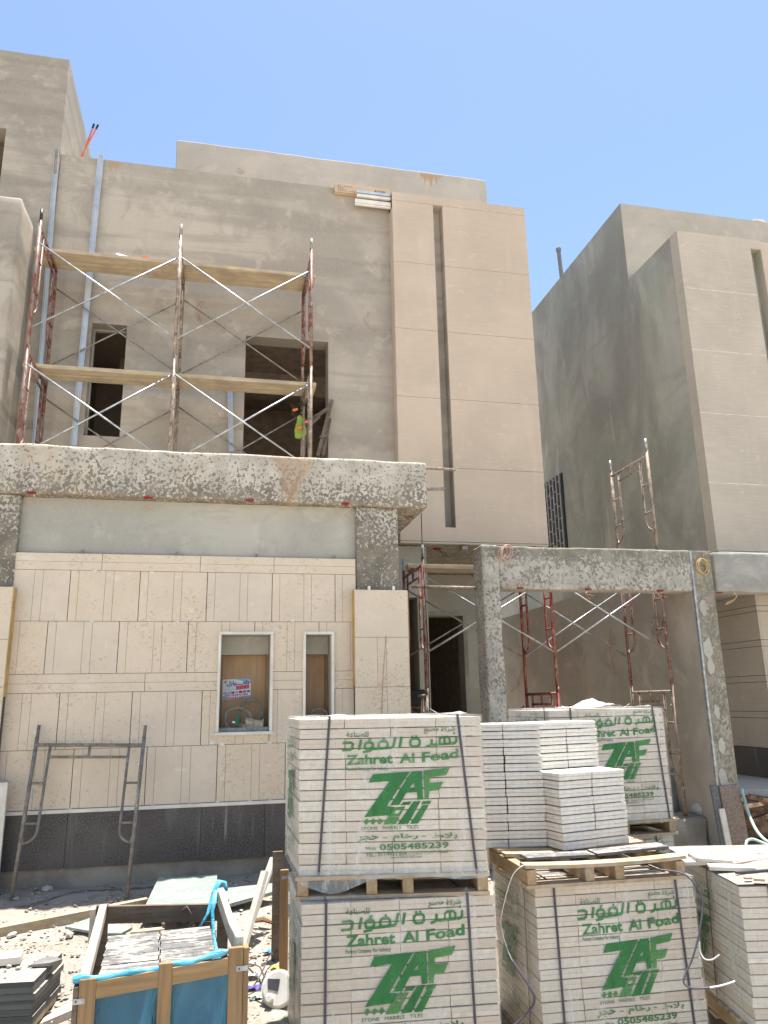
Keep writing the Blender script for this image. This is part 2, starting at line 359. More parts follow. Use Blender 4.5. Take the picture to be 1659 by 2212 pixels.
M_['timber_z'] = wood('crate_post_timber', (.34,.205,.095), .5, 2, .15)
M_['timber_cx'] = wood('crate_rail_timber', (.38,.235,.11), .5, 0, .15)
M_['timber_dark'] = wood('dark_timber', (.16,.115,.08), .5, 0, .3)
M_['timber_old'] = wood('weathered_timber', (.50,.42,.33), .55, 1, .4, .5)
M_['ply'] = wood('boarded_ply', (.46,.30,.175), .72, 2)
M_['galv'] = painted_metal('galvanised_tube', (.40,.41,.42), (.27,.26,.24), .3, .1, .6, .42)
M_['galv_dull'] = painted_metal('dull_brace_tube', (.27,.24,.20), (.36,.33,.28), .5, .25, .2, .6)
M_['alu'] = plain('aluminium_channel', (.60,.62,.64), .35, .35, .10)
M_['grille'] = plain('dusty_grille', (.36,.33,.28), .7)
M_['red'] = painted_metal('worn_red_paint', (.21,.06,.045), (.25,.20,.16), .58, .35)
M_['redbright'] = painted_metal('bright_red_paint', (.27,.05,.04), (.25,.2,.16), .48, .3)
M_['rust'] = painted_metal('rusty_mixed_paint', (.20,.135,.105), (.33,.27,.20), .58, .4)
M_['greyframe'] = painted_metal('cement_caked_tube', (.23,.205,.17), (.16,.09,.07), .32, .25)
M_['dark'] = plain('dark_room', (.45,.36,.28), .95)
M_['room'] = plaster('raw_room_plaster', (.48,.40,.31), .8, .1)
M_['redcan'] = plain('red_conduit_box', (.30,.03,.02), .6)
M_['wire'] = plain('orange_wire', (.42,.22,.13), .5); M_['wire_dark'] = plain('black_cable', (.03,.03,.03), .5)
M_['coil'] = plain('yellow_conduit', (.52,.37,.16), .45); M_['coilpink'] = plain('pink_conduit', (.52,.34,.27), .45)
M_['strap'] = plain('grey_strap', (.075,.068,.085), .4); M_['strap_pale'] = plain('pale_strap', (.55,.55,.54), .5)
def inkmat(name, c, see, sc=14):
    t = NT(name); n = t.noise(t.map(t.obj, (9,9,3)), 1.0, 5, .65); n2 = t.noise(t.obj, 70, 3, .7)
    t.col(t.mix(t.step(n, .3, .7), mul(c, .75), mul(c, 1.3))); t.set(Roughness=.4)
    tr = t.n.new('ShaderNodeBsdfTransparent'); mx = t.n.new('ShaderNodeMixShader'); f = t.m_('ADD', see, t.m_('MULTIPLY', t.step(t.m_('ADD', n, t.m_('MULTIPLY', n2, .25)), .62, .80), .35))
    t.l.new(f, mx.inputs[0]); t.l.new(t.b.outputs[0], mx.inputs[1]); t.l.new(tr.outputs[0], mx.inputs[2]); t.l.new(mx.outputs[0], t.out.inputs[0]); return t.m
M_['ink'] = inkmat('green_ink', (.035,.19,.055), .18); M_['inklight'] = inkmat('light_green_ink', (.085,.25,.08), .22)
M_['inkside'] = inkmat('dull_green_ink', (.04,.17,.075), .22); M_['inksmall'] = plain('small_green_ink', (.045,.15,.07), .5, 0, .1)
t = NT('tile'); n = t.noise(t.obj, 26, 4, .65); n2 = t.noise(t.obj, 3, 3, .6); tn = t.attr()
pit = t.noise(t.map(t.obj, (1,1,.6)), 70, 3, .7)
c = t.mix(t.step(n, .35, .7), (.62,.55,.465), (.71,.65,.57)); c = t.mix(t.m_('MULTIPLY', tn, .75), c, (.53,.43,.325)); c = t.mix(t.m_('MULTIPLY', t.step(pit, .62, .72), .5), c, (.36,.31,.26))
c = t.mix(t.m_('MULTIPLY', t.step(n2, .55, .7), .3), c, (.5,.43,.36)); t.col(c); t.bump(n, .25, .003); M_['tile'] = t.m
t = NT('loose_tile'); n = t.noise(t.obj, 24, 4, .65); n2 = t.noise(t.map(t.pos, (1,1,3)), 6, 3, .6); pit = t.noise(t.obj, 80, 3, .7); ri = t.n.new('ShaderNodeObjectInfo').outputs['Random']
c = t.mix(t.step(n, .35, .7), (.62,.58,.52), (.73,.695,.64)); c = t.mix(t.m_('MULTIPLY', t.step(pit, .64, .72), .4), c, (.40,.36,.31)); c = t.mix(t.m_('MULTIPLY', t.step(n2, .52, .7), .35), c, (.55,.52,.465)); c = t.mix(t.m_('MULTIPLY', ri, .3), c, (.58,.55,.49)); t.col(c); t.bump(n, .25, .003); M_['ltile'] = t.m
M_['seam'] = plain('tile_seam', (.30,.26,.23), .9)
def film(name, tint, base, amp, rough=.22):
    t = NT(name); tr = t.n.new('ShaderNodeBsdfTransparent'); tr.inputs[0].default_value = (.97,.97,.96,1); mx = t.n.new('ShaderNodeMixShader')
    wv = t.noise(t.map(t.obj, (9,9,2.2)), 1.0, 5, .65, .8); w2 = t.noise(t.map(t.obj, (40,40,6)), 1.0, 3, .6)
    fac = t.m_('ADD', base, t.m_('MULTIPLY', t.step(wv, .5, .75), amp)); fac = t.m_('ADD', fac, t.m_('MULTIPLY', t.step(w2, .58, .75), amp*.6))
    t.col(tint); t.set(Roughness=rough); t.b.inputs['Specular IOR Level'].default_value = .5
    t.bump(t.m_('ADD', wv, t.m_('MULTIPLY', w2, .3)), .5, .02)
    t.l.new(fac, mx.inputs[0]); t.l.new(tr.outputs[0], mx.inputs[1]); t.l.new(t.b.outputs[0], mx.inputs[2]); t.l.new(mx.outputs[0], t.out.inputs[0]); return t.m
M_['film'] = film('shrink_film', (.80,.79,.76), .10, .34)
M_['film_side'] = film('milky_film', (.74,.75,.71), .24, .30)
M_['film_white'] = plain('white_film', (.66,.65,.63), .4)
M_['bagfilm'] = film('white_bag_film', (.8,.8,.8), .5, .4)
t = NT('blue_film'); wv = t.noise(t.map(t.obj, (5,5,2)), 1.0, 4, .6, 1.5); t.col(t.mix(t.step(wv, .35, .7), (.012,.10,.17), (.035,.20,.31))); t.set(Roughness=.3); t.b.inputs['Specular IOR Level'].default_value = .5; t.bump(wv, .8, .03); M_['blue'] = t.m
t = NT('blue_film_light'); wv = t.noise(t.map(t.obj, (3,14,14)), 1.0, 4, .6, 1); t.col(t.mix(t.step(wv, .35, .7), (.04,.28,.44), (.18,.52,.68))); t.set(Roughness=.35); t.bump(wv, .6, .02); M_['bluelight'] = t.m
t = NT('dusty_dark_slab'); n = t.noise(t.map(t.pos, (1.0,2.6,1)), 5.5, 6, .72, .5); n2 = t.noise(t.pos, 30, 3, .7); z = t.sep(t.geo.outputs['Normal'])[2]
c = t.mix(t.step(n2, .35, .7), (.115,.113,.112), (.165,.163,.16)); k = t.m_('MULTIPLY', t.step(t.m_('ADD', n, t.m_('MULTIPLY', n2, .14)), .54, .63), t.step(z, .45, .8)); c = t.mix(t.m_('MULTIPLY', k, .85), c, (.42,.38,.32)); t.col(c); t.set(Roughness=.75); M_['slab'] = t.m
t = NT('dusty_pile_slab'); n = t.noise(t.pos, 6.0, 6, .72, .5); n2 = t.noise(t.pos, 30, 3, .7); z = t.sep(t.geo.outputs['Normal'])[2]
lay = t.noise(t.map(t.pos, (.3,.3,40)), 1.0, 2, .5)
c = t.mix(t.step(lay, .4, .65), (.075,.075,.073), (.125,.125,.12)); k = t.m_('MULTIPLY', t.step(n, .38, .46), t.step(z, .45, .8)); c = t.mix(t.m_('MULTIPLY', k, .92), c, t.mix(t.step(n2, .4, .65), (.30,.26,.21), (.42,.38,.325))); t.col(c); t.set(Roughness=.8); t.bump(n2, .5, .01); M_['pile'] = t.m
t = NT('pale_green_marble'); n = t.noise(t.map(t.obj, (1.5,4,1)), 2.4, 6, .68, .9); n2 = t.noise(t.obj, 12, 5, .7)
c = t.mix(t.step(n, .38, .66), (.19,.245,.205), (.33,.345,.30)); c = t.mix(t.m_('MULTIPLY', t.step(n2, .52, .66), .6), c, (.40,.385,.335)); t.col(c); t.set(Roughness=.5); M_['marble'] = t.m
t = NT('sandy_ground'); P = t.pos; a = t.noise(P, 1.1, 6, .65); b = t.noise(P, 9, 6, .72); d = t.noise(P, 45, 4, .7); v = t.vor(P, 26)
c = t.mix(t.step(a, .36, .66), (.29,.255,.205), (.39,.355,.30)); c = t.mix(t.m_('MULTIPLY', t.step(b, .48, .68), .6), c, (.45,.42,.365)); c = t.mix(t.m_('MULTIPLY', t.step(d, .50, .64), .7), c, (.19,.15,.12)); fl_ = t.noise(t.map(P, (1,1.7,1)), 17, 4, .65); c = t.mix(t.m_('MULTIPLY', t.step(fl_, .58, .66), .55), c, (.24,.195,.16))
x, y, z = t.sep(P); c = t.mix(t.step(y, 2.4, 1.2), c, t.mix(t.step(a, .36, .66), (.50,.45,.38), (.58,.53,.46))); bank = t.m_('MULTIPLY', t.step(y, 6.9, 7.5), t.step(x, 2.5, 1.5)); c = t.mix(t.m_('MULTIPLY', bank, .75), c, (.36,.295,.23))  # unseen ground behind the camera made paler to bounce light onto the facade
t.col(c); t.bump(t.m_('ADD', t.m_('MULTIPLY', b, .9), t.m_('ADD', t.m_('MULTIPLY', d, .35), t.m_('MULTIPLY', v, .3))), .9, .035); t.set(Roughness=.95); M_['ground'] = t.m
t = NT('rubble_stone'); tn = t.attr(); n = t.noise(t.pos, 30, 4, .7); c = t.mix(tn, (.22,.185,.15), (.46,.425,.37)); c = t.mix(t.m_('MULTIPLY', t.step(n, .5, .7), .5), c, (.34,.30,.25)); t.col(c); t.set(Roughness=.95); t.bump(n, .4, .006); M_['stonebit'] = t.m
M_['white'] = plain('dusty_white_plastic', (.66,.64,.59), .45, 0, .12, 12); M_['cream'] = plain('cream_stone', (.62,.57,.49), .7, 0, .14)
M_['vest'] = plain('hi_vis_yellow', (.27,.36,.06), .7); M_['orange'] = plain('orange_tape', (.8,.2,.05), .6); M_['mesh'] = plain('dark_net', (.05,.045,.035), .9)
M_['hose'] = plain('pale_green_hose', (.40,.52,.44), .45); M_['pink'] = plain('pink_granite', (.25,.185,.145), .75, 0, .25, 40)
M_['block'] = plain('cement_block', (.30,.285,.26), .95, 0, .25, 25); M_['brownwood'] = plain('rotten_brown_timber', (.20,.125,.08), .9, 0, .55, 9)
M_['steel'] = plain('grey_stud', (.22,.21,.20), .55, .3); M_['card'] = plain('brown_cardboard', (.52,.39,.27), .8, 0, .06); M_['ink_dark'] = plain('dark_print', (.06,.05,.05), .7)
M_['orangepipe'] = plain('orange_conduit', (.75,.20,.13), .5); M_['redstuff'] = plain('red_waste', (.38,.12,.09), .8); M_['floor_tile'] = plain('pale_floor_tile', (.46,.43,.385), .5, 0, .08)
M_['bagpaper'] = plain('crumpled_cement_bag', (.34,.29,.22), .9, 0, .35, 20); M_['baggreen'] = plain('green_bag_print', (.07,.20,.12), .7); M_['bagtan'] = plain('tan_paper_bag', (.52,.42,.29), .85); M_['bagink'] = plain('cream_bag_lettering', (.60,.55,.36), .8)
M_['hosegrey'] = plain('cement_caked_hose', (.20,.19,.165), .8, 0, .3, 25)
M_['p_white'] = plain('poster_white', (.66,.68,.74), .5, 0, .03); M_['p_blue'] = plain('poster_blue', (.20,.42,.66), .5, 0, .12); M_['p_red'] = plain('poster_red', (.60,.045,.08), .5, 0, .05); M_['p_purple'] = plain('poster_purple', (.06,.03,.17), .5, 0, .05); M_['p_dark'] = plain('poster_photo', (.13,.13,.17), .5, 0, .5, 60); M_['p_grey'] = plain('poster_grey', (.36,.36,.38), .6); M_['p_gold'] = plain('poster_gold', (.5,.28,.1), .5)
t = NT('pale_dust'); n = t.noise(t.pos, 5, 5, .6); n2 = t.noise(t.pos, 38, 4, .7); t.col(t.mix(t.step(n2, .4, .7), t.mix(t.step(n, .42, .6), (.31,.29,.255), (.26,.215,.16)), (.36,.345,.31))); t.bump(n2, .6, .008); M_['dust'] = t.m
M_['yellow'] = plain('yellow_scrap', (.65,.48,.08), .6); M_['purple'] = plain('purple_scrap', (.10,.08,.32), .5); M_['paint_white'] = plain('white_putty', (.66,.62,.55), .9)

# ================================================================= ground
def axis(lo, hi, step, far):
    a = []; x = lo
    while x < hi+1e-6: a.append(x); x += step
    g = step; b = hi; up = []
    while b < far: g *= 1.5; b += g; up.append(b)
    g = step; b = lo; dn = []
    while b > -far: g *= 1.5; b -= g; dn.append(b)
    return dn[::-1]+a+up
gx, gy = axis(-3.2, 7.6, .055, 260), axis(3.2, 9.2, .055, 260)
gv = []; gf = []
for y in gy:
    for x in gx:
        z = gz(x, y)
        if -3.6 < x < 8 and 3 < y < 9.6:
            p = Vector((x, y, 0))
            z += .035*mnoise.noise(p*1.3) + .022*mnoise.noise(p*3.7) + .016*abs(mnoise.noise(p*9.1)) + .009*mnoise.noise(p*19)
        gv.append((x, y, z))
nx = len(gx)
for j in range(len(gy)-1):
    for i in range(nx-1): gf.append((j*nx+i, j*nx+i+1, (j+1)*nx+i+1, (j+1)*nx+i))
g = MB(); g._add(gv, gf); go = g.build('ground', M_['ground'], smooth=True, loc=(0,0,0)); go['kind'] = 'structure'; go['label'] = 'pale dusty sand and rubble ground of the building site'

# scattered rubble, one mass
rb = MB()
ICO = [(0,0,1),(.89,0,.45),(.28,.85,.45),(-.72,.53,.45),(-.72,-.53,.45),(.28,-.85,.45),(.72,.53,-.45),(-.28,.85,-.45),(-.89,0,-.45),(-.28,-.85,-.45),(.72,-.53,-.45),(0,0,-1)]
ICF = [(0,1,2),(0,2,3),(0,3,4),(0,4,5),(0,5,1),(1,6,2),(2,7,3),(3,8,4),(4,9,5),(5,10,1),(2,6,7),(3,7,8),(4,8,9),(5,9,10),(1,10,6),(6,11,7),(7,11,8),(8,11,9),(9,11,10),(10,11,6)]
def rock(x, y, s, sink=.35, tint=None, flat=.55):
    r = Matrix.Rotation(rnd.uniform(0,6.3), 3, 'Z') @ Matrix.Rotation(rnd.uniform(-.4,.4), 3, 'X')
    sx, sy, sz = s*rnd.uniform(.7,1.3), s*rnd.uniform(.6,1.1), s*flat*rnd.uniform(.6,1.2)
    c = Vector((x, y, gz(x,y)+.012+sz*(1-sink*2)*.5))
    vs = [c + r @ Vector((p[0]*sx*rnd.uniform(.7,1.15), p[1]*sy*rnd.uniform(.7,1.15), p[2]*sz*rnd.uniform(.75,1.1))) for p in ICO]
    rb._add(vs, ICF, rnd.random() if tint is None else tint)
for _ in range(7000):
    if rnd.random() < .72: x, y = rnd.uniform(-2.6, 1.2), rnd.uniform(4.0, 7.85)
    else: x, y = rnd.uniform(2.6, 7.4), rnd.uniform(5.2, 8.75)
    s = .005 + .014*rnd.random()**2.4
    if rnd.random() < .05: s *= rnd.uniform(1.6, 2.7)
    rock(x, y, s)
for (px_, py_, s) in ((245,2060,.05),(226,2030,.06),(268,2038,.045),(270,2052,.05),(200,2034,.04),(150,2026,.05),(25,2025,.06),(215,2020,.035),(240,2075,.045),(300,2068,.04),(180,2120,.03),(120,2045,.03),(232,2098,.03),(553,2010,.03),(548,2070,.04),(560,2062,.03),(545,2085,.04),(575,2060,.03),(200,1990,.03),(250,1985,.03)):
    p = gnd(px_, py_); rock(p.x, p.y, s, .25, rnd.uniform(.6,1))
rbo = rb.build('rubble', M_['stonebit'], loc=(0,0,0)); tag(rbo, 'loose pale stone chips and rubble strewn over the sandy ground', 'rubble', kind='stuff')

# ================================================================= main house
YW, YT, YB, YS = 10.2, 10.0, 7.84, 7.92       # upper wall, tower face, canopy front, stone face
house = thing('house', (0, 10, 0), 'unfinished grey plastered two storey house with tall beige clad tower and limestone ground floor', 'house')
def XZ(x, y, Y): p = at(x, y, Y=Y); return p.x, p.z
roofz = 9.55; xl, xr = -2.46, 4.60
w1 = (at(199,697,Y=YW).x, at(275,700,Y=YW).x, at(180,940,Y=YW).z, at(199,697,Y=YW).z)
w2 = (at(531.5,724.8,Y=YW).x, at(709,735,Y=YW).x, 4.62, at(531.5,724.8,Y=YW).z)
b = MB().wall(xl, 2.44, 3.9, roofz, YW, .28, [w1, w2], back=True)
b.box(2.44, xr-.02, YT+.22, YW+.28, 4.0, roofz-.25)
b.box(xr-.25, xr, YW+.29, 16, 3.92, roofz-.02); b.box(xl, xl+.25, YW+.29, 16, 3.92, roofz-.02)
b.box(xl+.26, xr-.26, 15.7, 16, 3.92, roofz-.02); b.box(xl+.26, xr-.26, YW+.29, 15.69, 9.05, 9.25)
b.build('facade_wall', M_['plaster'], house)
b = MB().rough(-.97, 4.64, 11.6, 15.9, 9.3, 11.2, .25, .012, 3, .02); pent = b.build('penthouse', M_['plaster_top'], house)
MB().tube([at(521,369,Y=11.59)+Vector((0,-.006,0)), at(521,369,Y=11.59)+Vector((0,.05,0))], .055, 12).build('vent_hole', M_['dark'], pent)
# window recesses and rooms behind
def room(name, x0, x1, y0, y1, z0, z1):
    m = MB()
    m._add([(x0,y0,z0),(x1,y0,z0),(x1,y1,z0),(x0,y1,z0),(x0,y0,z1),(x1,y0,z1),(x1,y1,z1),(x0,y1,z1)], [(0,1,2,3),(7,6,5,4),(3,2,6,7),(0,3,7,4),(2,1,5,6)])
    return m
r1 = room('room', -2.2, -.75, YW+.281, 13.0, 4.6, 7.35)
r1.box(w1[0]+.62, w1[0]+.70, 11.6, 13, 4.6, 7.0); r1o = r1.build('room', M_['room'], house)
MB().box(-1.72, -1.1, 12.1, 12.5, 7.0, 7.3).build('ceiling_hatch', M_['dark'], r1o)
MB().box(-1.62, -1.52, 12.93, 12.99, 6.55, 6.66).build('socket_box', M_['dark'], r1o)
m = MB(); m.box(-1.34, -1.27, 12.2, 12.3, 4.6, 6.1); m.box(-1.34, -.98, 12.2, 12.3, 6.03, 6.1); m.build('door_frame', M_['timber_z'], r1o)
r2 = room('room', -.45, 2.38, YW+.281, 14.2, 4.6, 7.35); r2.box(-.44, 2.37, 12.4, 12.7, 6.95, 7.34); r2.box(-.3, 2.2, 13.4, 13.43, 7.28, 7.3)
r2o = r2.build('room', M_['dark'], house)
for wn in (w1,):
    m = MB(); a, bb, c, d = wn
    m.wall(a-.001, bb+.001, c-.001 if wn is w1 else c, d+.001, YW+.20, .06, [(a+.012, bb-.006, c+.012, d-.014)], back=True)
    m.build('window_frame', M_['plaster_recess'], house)
# tower: cladding boards round a tall slot
tx0, tx1 = 2.425, 4.625; tz0, tz1 = 3.90, 9.46
sl0, sl1, slz0, slz1 = at(935,442,Y=YT).x, at(985,1139,Y=YT).x, at(961,1139,Y=YT).z, at(935,442,Y=YT).z
zs = [tz0]+[at(1000,y,Y=YT).z for y in (1012, 864, 720, 579, 450)]+[tz1]
b = MB(); gp = .0022
for i in range(6):
    z0, z1 = zs[i]+gp, zs[i+1]-gp
    for (a, c) in ((tx0, sl0), (sl1, tx1)):
        lo, hi = z0, z1
        b.box(a, c, YT, YT+.035, lo, hi, rnd.random())
b2 = b
b.box(sl0, sl1, YT, YT+.035, slz1, tz1-.001); b.box(sl0, sl1, YT, YT+.035, tz0+.001, slz0)
b.box(tx0-.004, tx0+.018, YT+.036, YW-.002, tz0, tz1); b.box(tx1-.02, tx1, YT+.036, YW+.2, tz0, tz1); b.box(tx0+.02, tx1-.022, YT+.04, YT+.2, tz1-.04, tz1-.006)
b.box(tx0-.004, tx0+.06, YT+.036, YW-.003, 9.20, tz1-.004)
tower = b.build('tower_cladding', M_['board'], house, bevel=.0015)
m = MB(); m.box(tx0+.02, sl0-.001, YT+.037, YT+.06, tz0+.02, tz1-.05); m.box(sl1+.001, tx1-.022, YT+.037, YT+.06, tz0+.02, tz1-.05)
m.box(sl0-.03, sl0, YT+.0365, YT+.215, slz0, slz1); m.box(sl1, sl1+.03, YT+.0365, YT+.215, slz0, slz1); m.box(sl0+.001, sl1-.001, YT+.0365, YT+.215, slz1, slz1+.03); m.box(sl0+.001, sl1-.001, YT+.0365, YT+.215, slz0-.03, slz0)
m.box(sl0+.001, sl1-.001, YT+.19, YT+.214, slz0, slz1); m.build('tower_slot', M_['plaster'], tower)
m = MB(); m.box(tx0, tx1, YT+.004, YT+.09, tz0-.03, tz0-.004); m.build('edge_channel', M_['board_grey'], tower)
for px0, px1 in ((998,1009),(1147,1158)):
    x0, x1 = at(px0,1180,Y=YT+.05).x, at(px1,1180,Y=YT+.05).x
    MB().box(x0, x1, YT+.03, YT+.2, tz0-.10, tz0-.046).build('bracket', M_['galv_dull'], tower)
# canopy slab, pillars
cz1 = at(922,999,Y=YB).z; cz0 = at(925,1096,Y=YB).z; cxr = at(923.5,1050,Y=YB).x
can = MB().rough(-4.6, cxr, YB, YW-.01, cz0, cz1, .06, .011, 1, .025).build('canopy_slab', M_['splat_beam'], house, smooth=True)
for i, (px_, py_) in enumerate(((66,1063),(318,1074),(540,1080),(748,1087),(886,1115))):
    p = at(px_, py_, Z=cz0-.004); c = MB().tube([(p.x,p.y+.03,cz0+.004),(p.x,p.y+.03,cz0-.007)], .042, 14).build('conduit_box', M_['redcan'], can)
    q = [Vector((p.x+.02, p.y+.03, cz0)), Vector((p.x+.05, p.y-.03, cz0-.06)), Vector((p.x-.03, p.y-.03, cz0-.10-.03*(i%2))), Vector((p.x+.03+.05*(i%3), p.y-.04, cz0-.13-.02*i))]
    if i in (0,1,3): MB().tube(q, .004, 5).build('wire', M_['wire'], c)
pil = at(770,1150,Y=7.9).x, at(860,1150,Y=7.9).x
MB().rough(pil[0], pil[1], 7.9, 8.3, 2.2, cz0-.002, .06, .006, 2, .015).build('pillar', M_['splat_col'], house, smooth=True)
pl1 = at(41,1120,Y=7.9).x
MB().rough(-4.4, pl1, 7.9, 8.3, 2.2, cz0-.002, .08, .006, 4, .015).build('pillar', M_['splat_col'], house, smooth=True)
recz = at(400,1195,Y=8).z
MB().box(pl1-.001, pil[0]+.002, 7.985, 8.29, recz-.25, cz0-.001).build('recess_wall', M_['plaster_recess'], house)
# limestone cladding with real pieces
def clip(rect, holes):
    out = [rect]
    for h in holes:
        nw = []
        for (a,b_,c,d) in out:
            if h[1] <= a or h[0] >= b_ or h[3] <= c or h[2] >= d: nw.append((a,b_,c,d)); continue
            if a < h[0]: nw.append((a,h[0],c,d))
            if h[1] < b_: nw.append((h[1],b_,c,d))
            if c < h[2]: nw.append((max(a,h[0]),min(b_,h[1]),c,h[2]))
            if h[3] < d: nw.append((max(a,h[0]),min(b_,h[1]),h[3],d))
        out = nw
    return out
def f3(x, y): return .19841*x+438.9, .19841*y+1316.6
W1 = (at(*f3(153,0),Y=YS).x, at(*f3(768,240),Y=YS).x, at(*f3(115,1372),Y=YS).z, at(*f3(155,242),Y=YS).z)
W1 = (at(469,1480,Y=YS).x, at(589,1480,Y=YS).x, W1[2], W1[3])
W2 = (at(654,1450,Y=YS).x, at(721.5,1450,Y=YS).x, W1[2], at(*f3(1085,242),Y=YS).z)
sx0, sx1 = at(36,1240,Y=YS).x-.0, at(768,1206,Y=YS).x
sxl = sx0-.06
zr = [at(400,y,Y=YS).z for y in (1736,1611,1492.5,1453,1342.5,1235.5,1200)]
st = MB(); G = .0022
def row(z0, z1, offs, period=.33, narrow=.079, panel=.66, seed=0):
    rr = random.Random(seed); x = sxl; cuts = []
    k = math.floor((sxl-offs)/period)-1; xs_ = []
    while True:
        a = offs+k*period
        if a > sx1: break
        xs_ += [(a, k % 2 == 0), (a+narrow, False)]; k += 1
    xs_ = [q for q in xs_ if sxl+.02 < q[0] < sx1-.02]
    prev = sxl; tint = rr.random(); gl = .001
    for (a, dark) in xs_+[(sx1, False)]:
        g_ = .0035 if dark else G*.62
        for (p0,p1,q0,q1) in clip((prev+gl, a-g_, z0+G, z1-G), [W1, W2]):
            if p1-p0 > .012 and q1-q0 > .012: st.box(p0, p1, YS+rr.uniform(0,.0012), YS+.03, q0, q1, min(1,max(0,tint+rr.uniform(-.06,.06))))
        prev = a; gl = g_
        if dark: tint = rr.random()
def band(z0, z1, joints, seed):
    rr = random.Random(seed); zm = (z0+z1)/2; xs_ = [sxl]+joints+[sx1]
    for a, b_ in zip(xs_[:-1], xs_[1:]):
        tint = .55+.45*rr.random()
        for (u0,u1) in ((z0+G, zm-.0012),(zm+.0012, z1-G)):
            for (p0,p1,q0,q1) in clip((a+G, b_-G, u0, u1), [W1, W2]):
                if p1-p0 > .012: st.box(p0, p1, YS, YS+.03, q0, q1, tint)
gX = lambda px_, py_: at(px_, py_, Y=YS).x
row(zr[0], zr[1], gX(161,1608), seed=5); row(zr[1], zr[2], gX(129.6,1500), seed=6)
band(zr[2], zr[3], [gX(313,1470)], 3); row(zr[3], zr[4], gX(104,1344), seed=2); row(zr[4], zr[5], gX(152.9,1238), seed=4)
band(zr[5], zr[6], [gX(221,1210), gX(433,1214), gX(592,1216)], 8)
stone = st.build('stone_cladding', M_['stone'], house)
m = MB().wall(sxl, sx1, zr[0], zr[6]-.002, YS+.012, .06, [W1, W2]); m.build('cladding_bed', M_['joint'], stone)
for px_ in (177,382,554,722):
    p = at(px_, 1197, Y=YS+.02); MB().box(p.x-.012, p.x+.012, YS+.005, YS+.03, zr[6]-.002, zr[6]+.035).build('clip', M_['steel'], stone)
for (px_, py_, s) in ((458,1606,.035),(480,1608,.03),(582,1603,.035),(80,1582,.05),(150,1607,.04),(200,1342,.03),(383,1343,.028),(632,1340,.03),(205,1233,.028),(222,1234,.022),(328,1236,.025),(150,1748,.03),(262,1743,.022),(330,1741,.026),(410,1737,.02),(470,1733,.028),(540,1730,.024),(585,1728,.02),(70,1700,.025),(300,1650,.02),(505,1560,.02)):
    p = at(px_, py_, Y=YS-.003); vs = [p+Vector((math.cos(a)*s*rnd.uniform(.5,1.1), 0, math.sin(a)*s*.6*rnd.uniform(.5,1.1))) for a in [k*.52 for k in range(12)]]
    m = MB(); m._add([q for q in vs]+[q+Vector((0,.004,0)) for q in vs], [tuple(range(11,-1,-1))]+[(i,(i+1)%12,12+(i+1)%12,12+i) for i in range(12)]); m.build('putty_dab', M_['paint_white'], stone)

# skirting strip, granite plinth, stained footing
MB().box(sxl-.5, sx1+.02, YS-.016, YS+.05, zr[0]-.035, zr[0]-.003).build('plinth_trim', M_['trim'], house, bevel=.003)
pz0 = at(300,1867,Y=YS).z; m = MB(); x = sxl-.5
while x < sx1+.6: m.box(x+.0015, x+.598, YS-.005, YS+.03, pz0+rnd.uniform(-.008,.006), zr[0]-.036, rnd.random()); x += .6
m.build('granite_plinth', M_['granite'], house)
MB().rough(sxl-.9, 2.2, YS+.015, 8.3, -.3, pz0+.06, .09, .02, 9, .02).build('footing', M_['soilwall'], house, smooth=True)
MB().wall(sxl, sx1+.05, pz0+.05, zr[6]-.12, YS+.075, .02, [(W1[0]-.02,W1[1]+.02,W1[2]-.02,W1[3]+.02),(W2[0]-.02,W2[1]+.02,W2[2]-.02,W2[3]+.02)]).build('backing_wall', M_['joint'], house)
# stone columns proud of the wall
def column_stone(x0, x1, ztop, zlist, y, edge, cuts):
    m = MB()
    for (z0, z1), cs in zip(zip(zlist[:-1], zlist[1:]), cuts):
        xs_ = [x0]+cs+[x1]
        for a, b_ in zip(xs_[:-1], xs_[1:]): m.box(a+.0016, b_-.0016, y, y+.028, z0+.002, z1-.002, .35+.5*rnd.random())
    o = m.build('stone_column', M_['stone'], house)
    m = MB(); m.box(x0+.004, x1-.004, y+.0285, 8.2, zlist[0], ztop-.004); m.build('column_bed', M_['joint'], o)
    return o
YC = 7.80
cx0, cx1 = at(765.5,1272,Y=YC).x, at(880,1275,Y=YC).x
zc = [at(822,y,Y=YC).z for y in (1850,1700,1484,1376.5,1274)]; zc[0] = .25
xa, xb = at(815,1380,Y=YC).x, at(834,1380,Y=YC).x
co = column_stone(cx0, cx1, zc[-1], zc, YC, 1, [[], [xb], [xa, xb], []])
m = MB(); m.box(cx0-.004, cx0+.003, YC+.001, YS-.001, at(765,1482,Y=YC).z, zc[-1]); m.box(cx1-.004, cx1+.006, YC+.002, 8.2, .25, zc[-1]-.01); m.build('glued_edge', M_['ochre'], co)
for px_ in (797,850):
    p = at(px_, 1272, Y=YC+.02); MB().box(p.x-.013, p.x+.013, YC+.005, YC+.03, zc[-1]-.002, zc[-1]+.04).build('clip', M_['trim'], co)
MB().tube([at(834,1374,Y=YC-.01), at(827,1470,Y=YC-.012), at(826,1500,Y=YC-.006), at(824,1560,Y=YC-.01)], .0028, 5).build('wire', M_['wire'], co)
zl = [at(10,y,Y=YC).z for y in (1690,1484,1381,1267)]
lx1 = at(29.5,1267,Y=YC).x
co = column_stone(-4.4, lx1, zl[-1], [.83]+zl[1:], YC, 1, [[lx1-.35],[lx1-.3],[lx1-.28]])
MB().box(lx1-.003, lx1+.005, YC+.001, YS-.001, at(10,1505,Y=YC).z, zl[-1]).build('glued_edge', M_['ochre'], co)
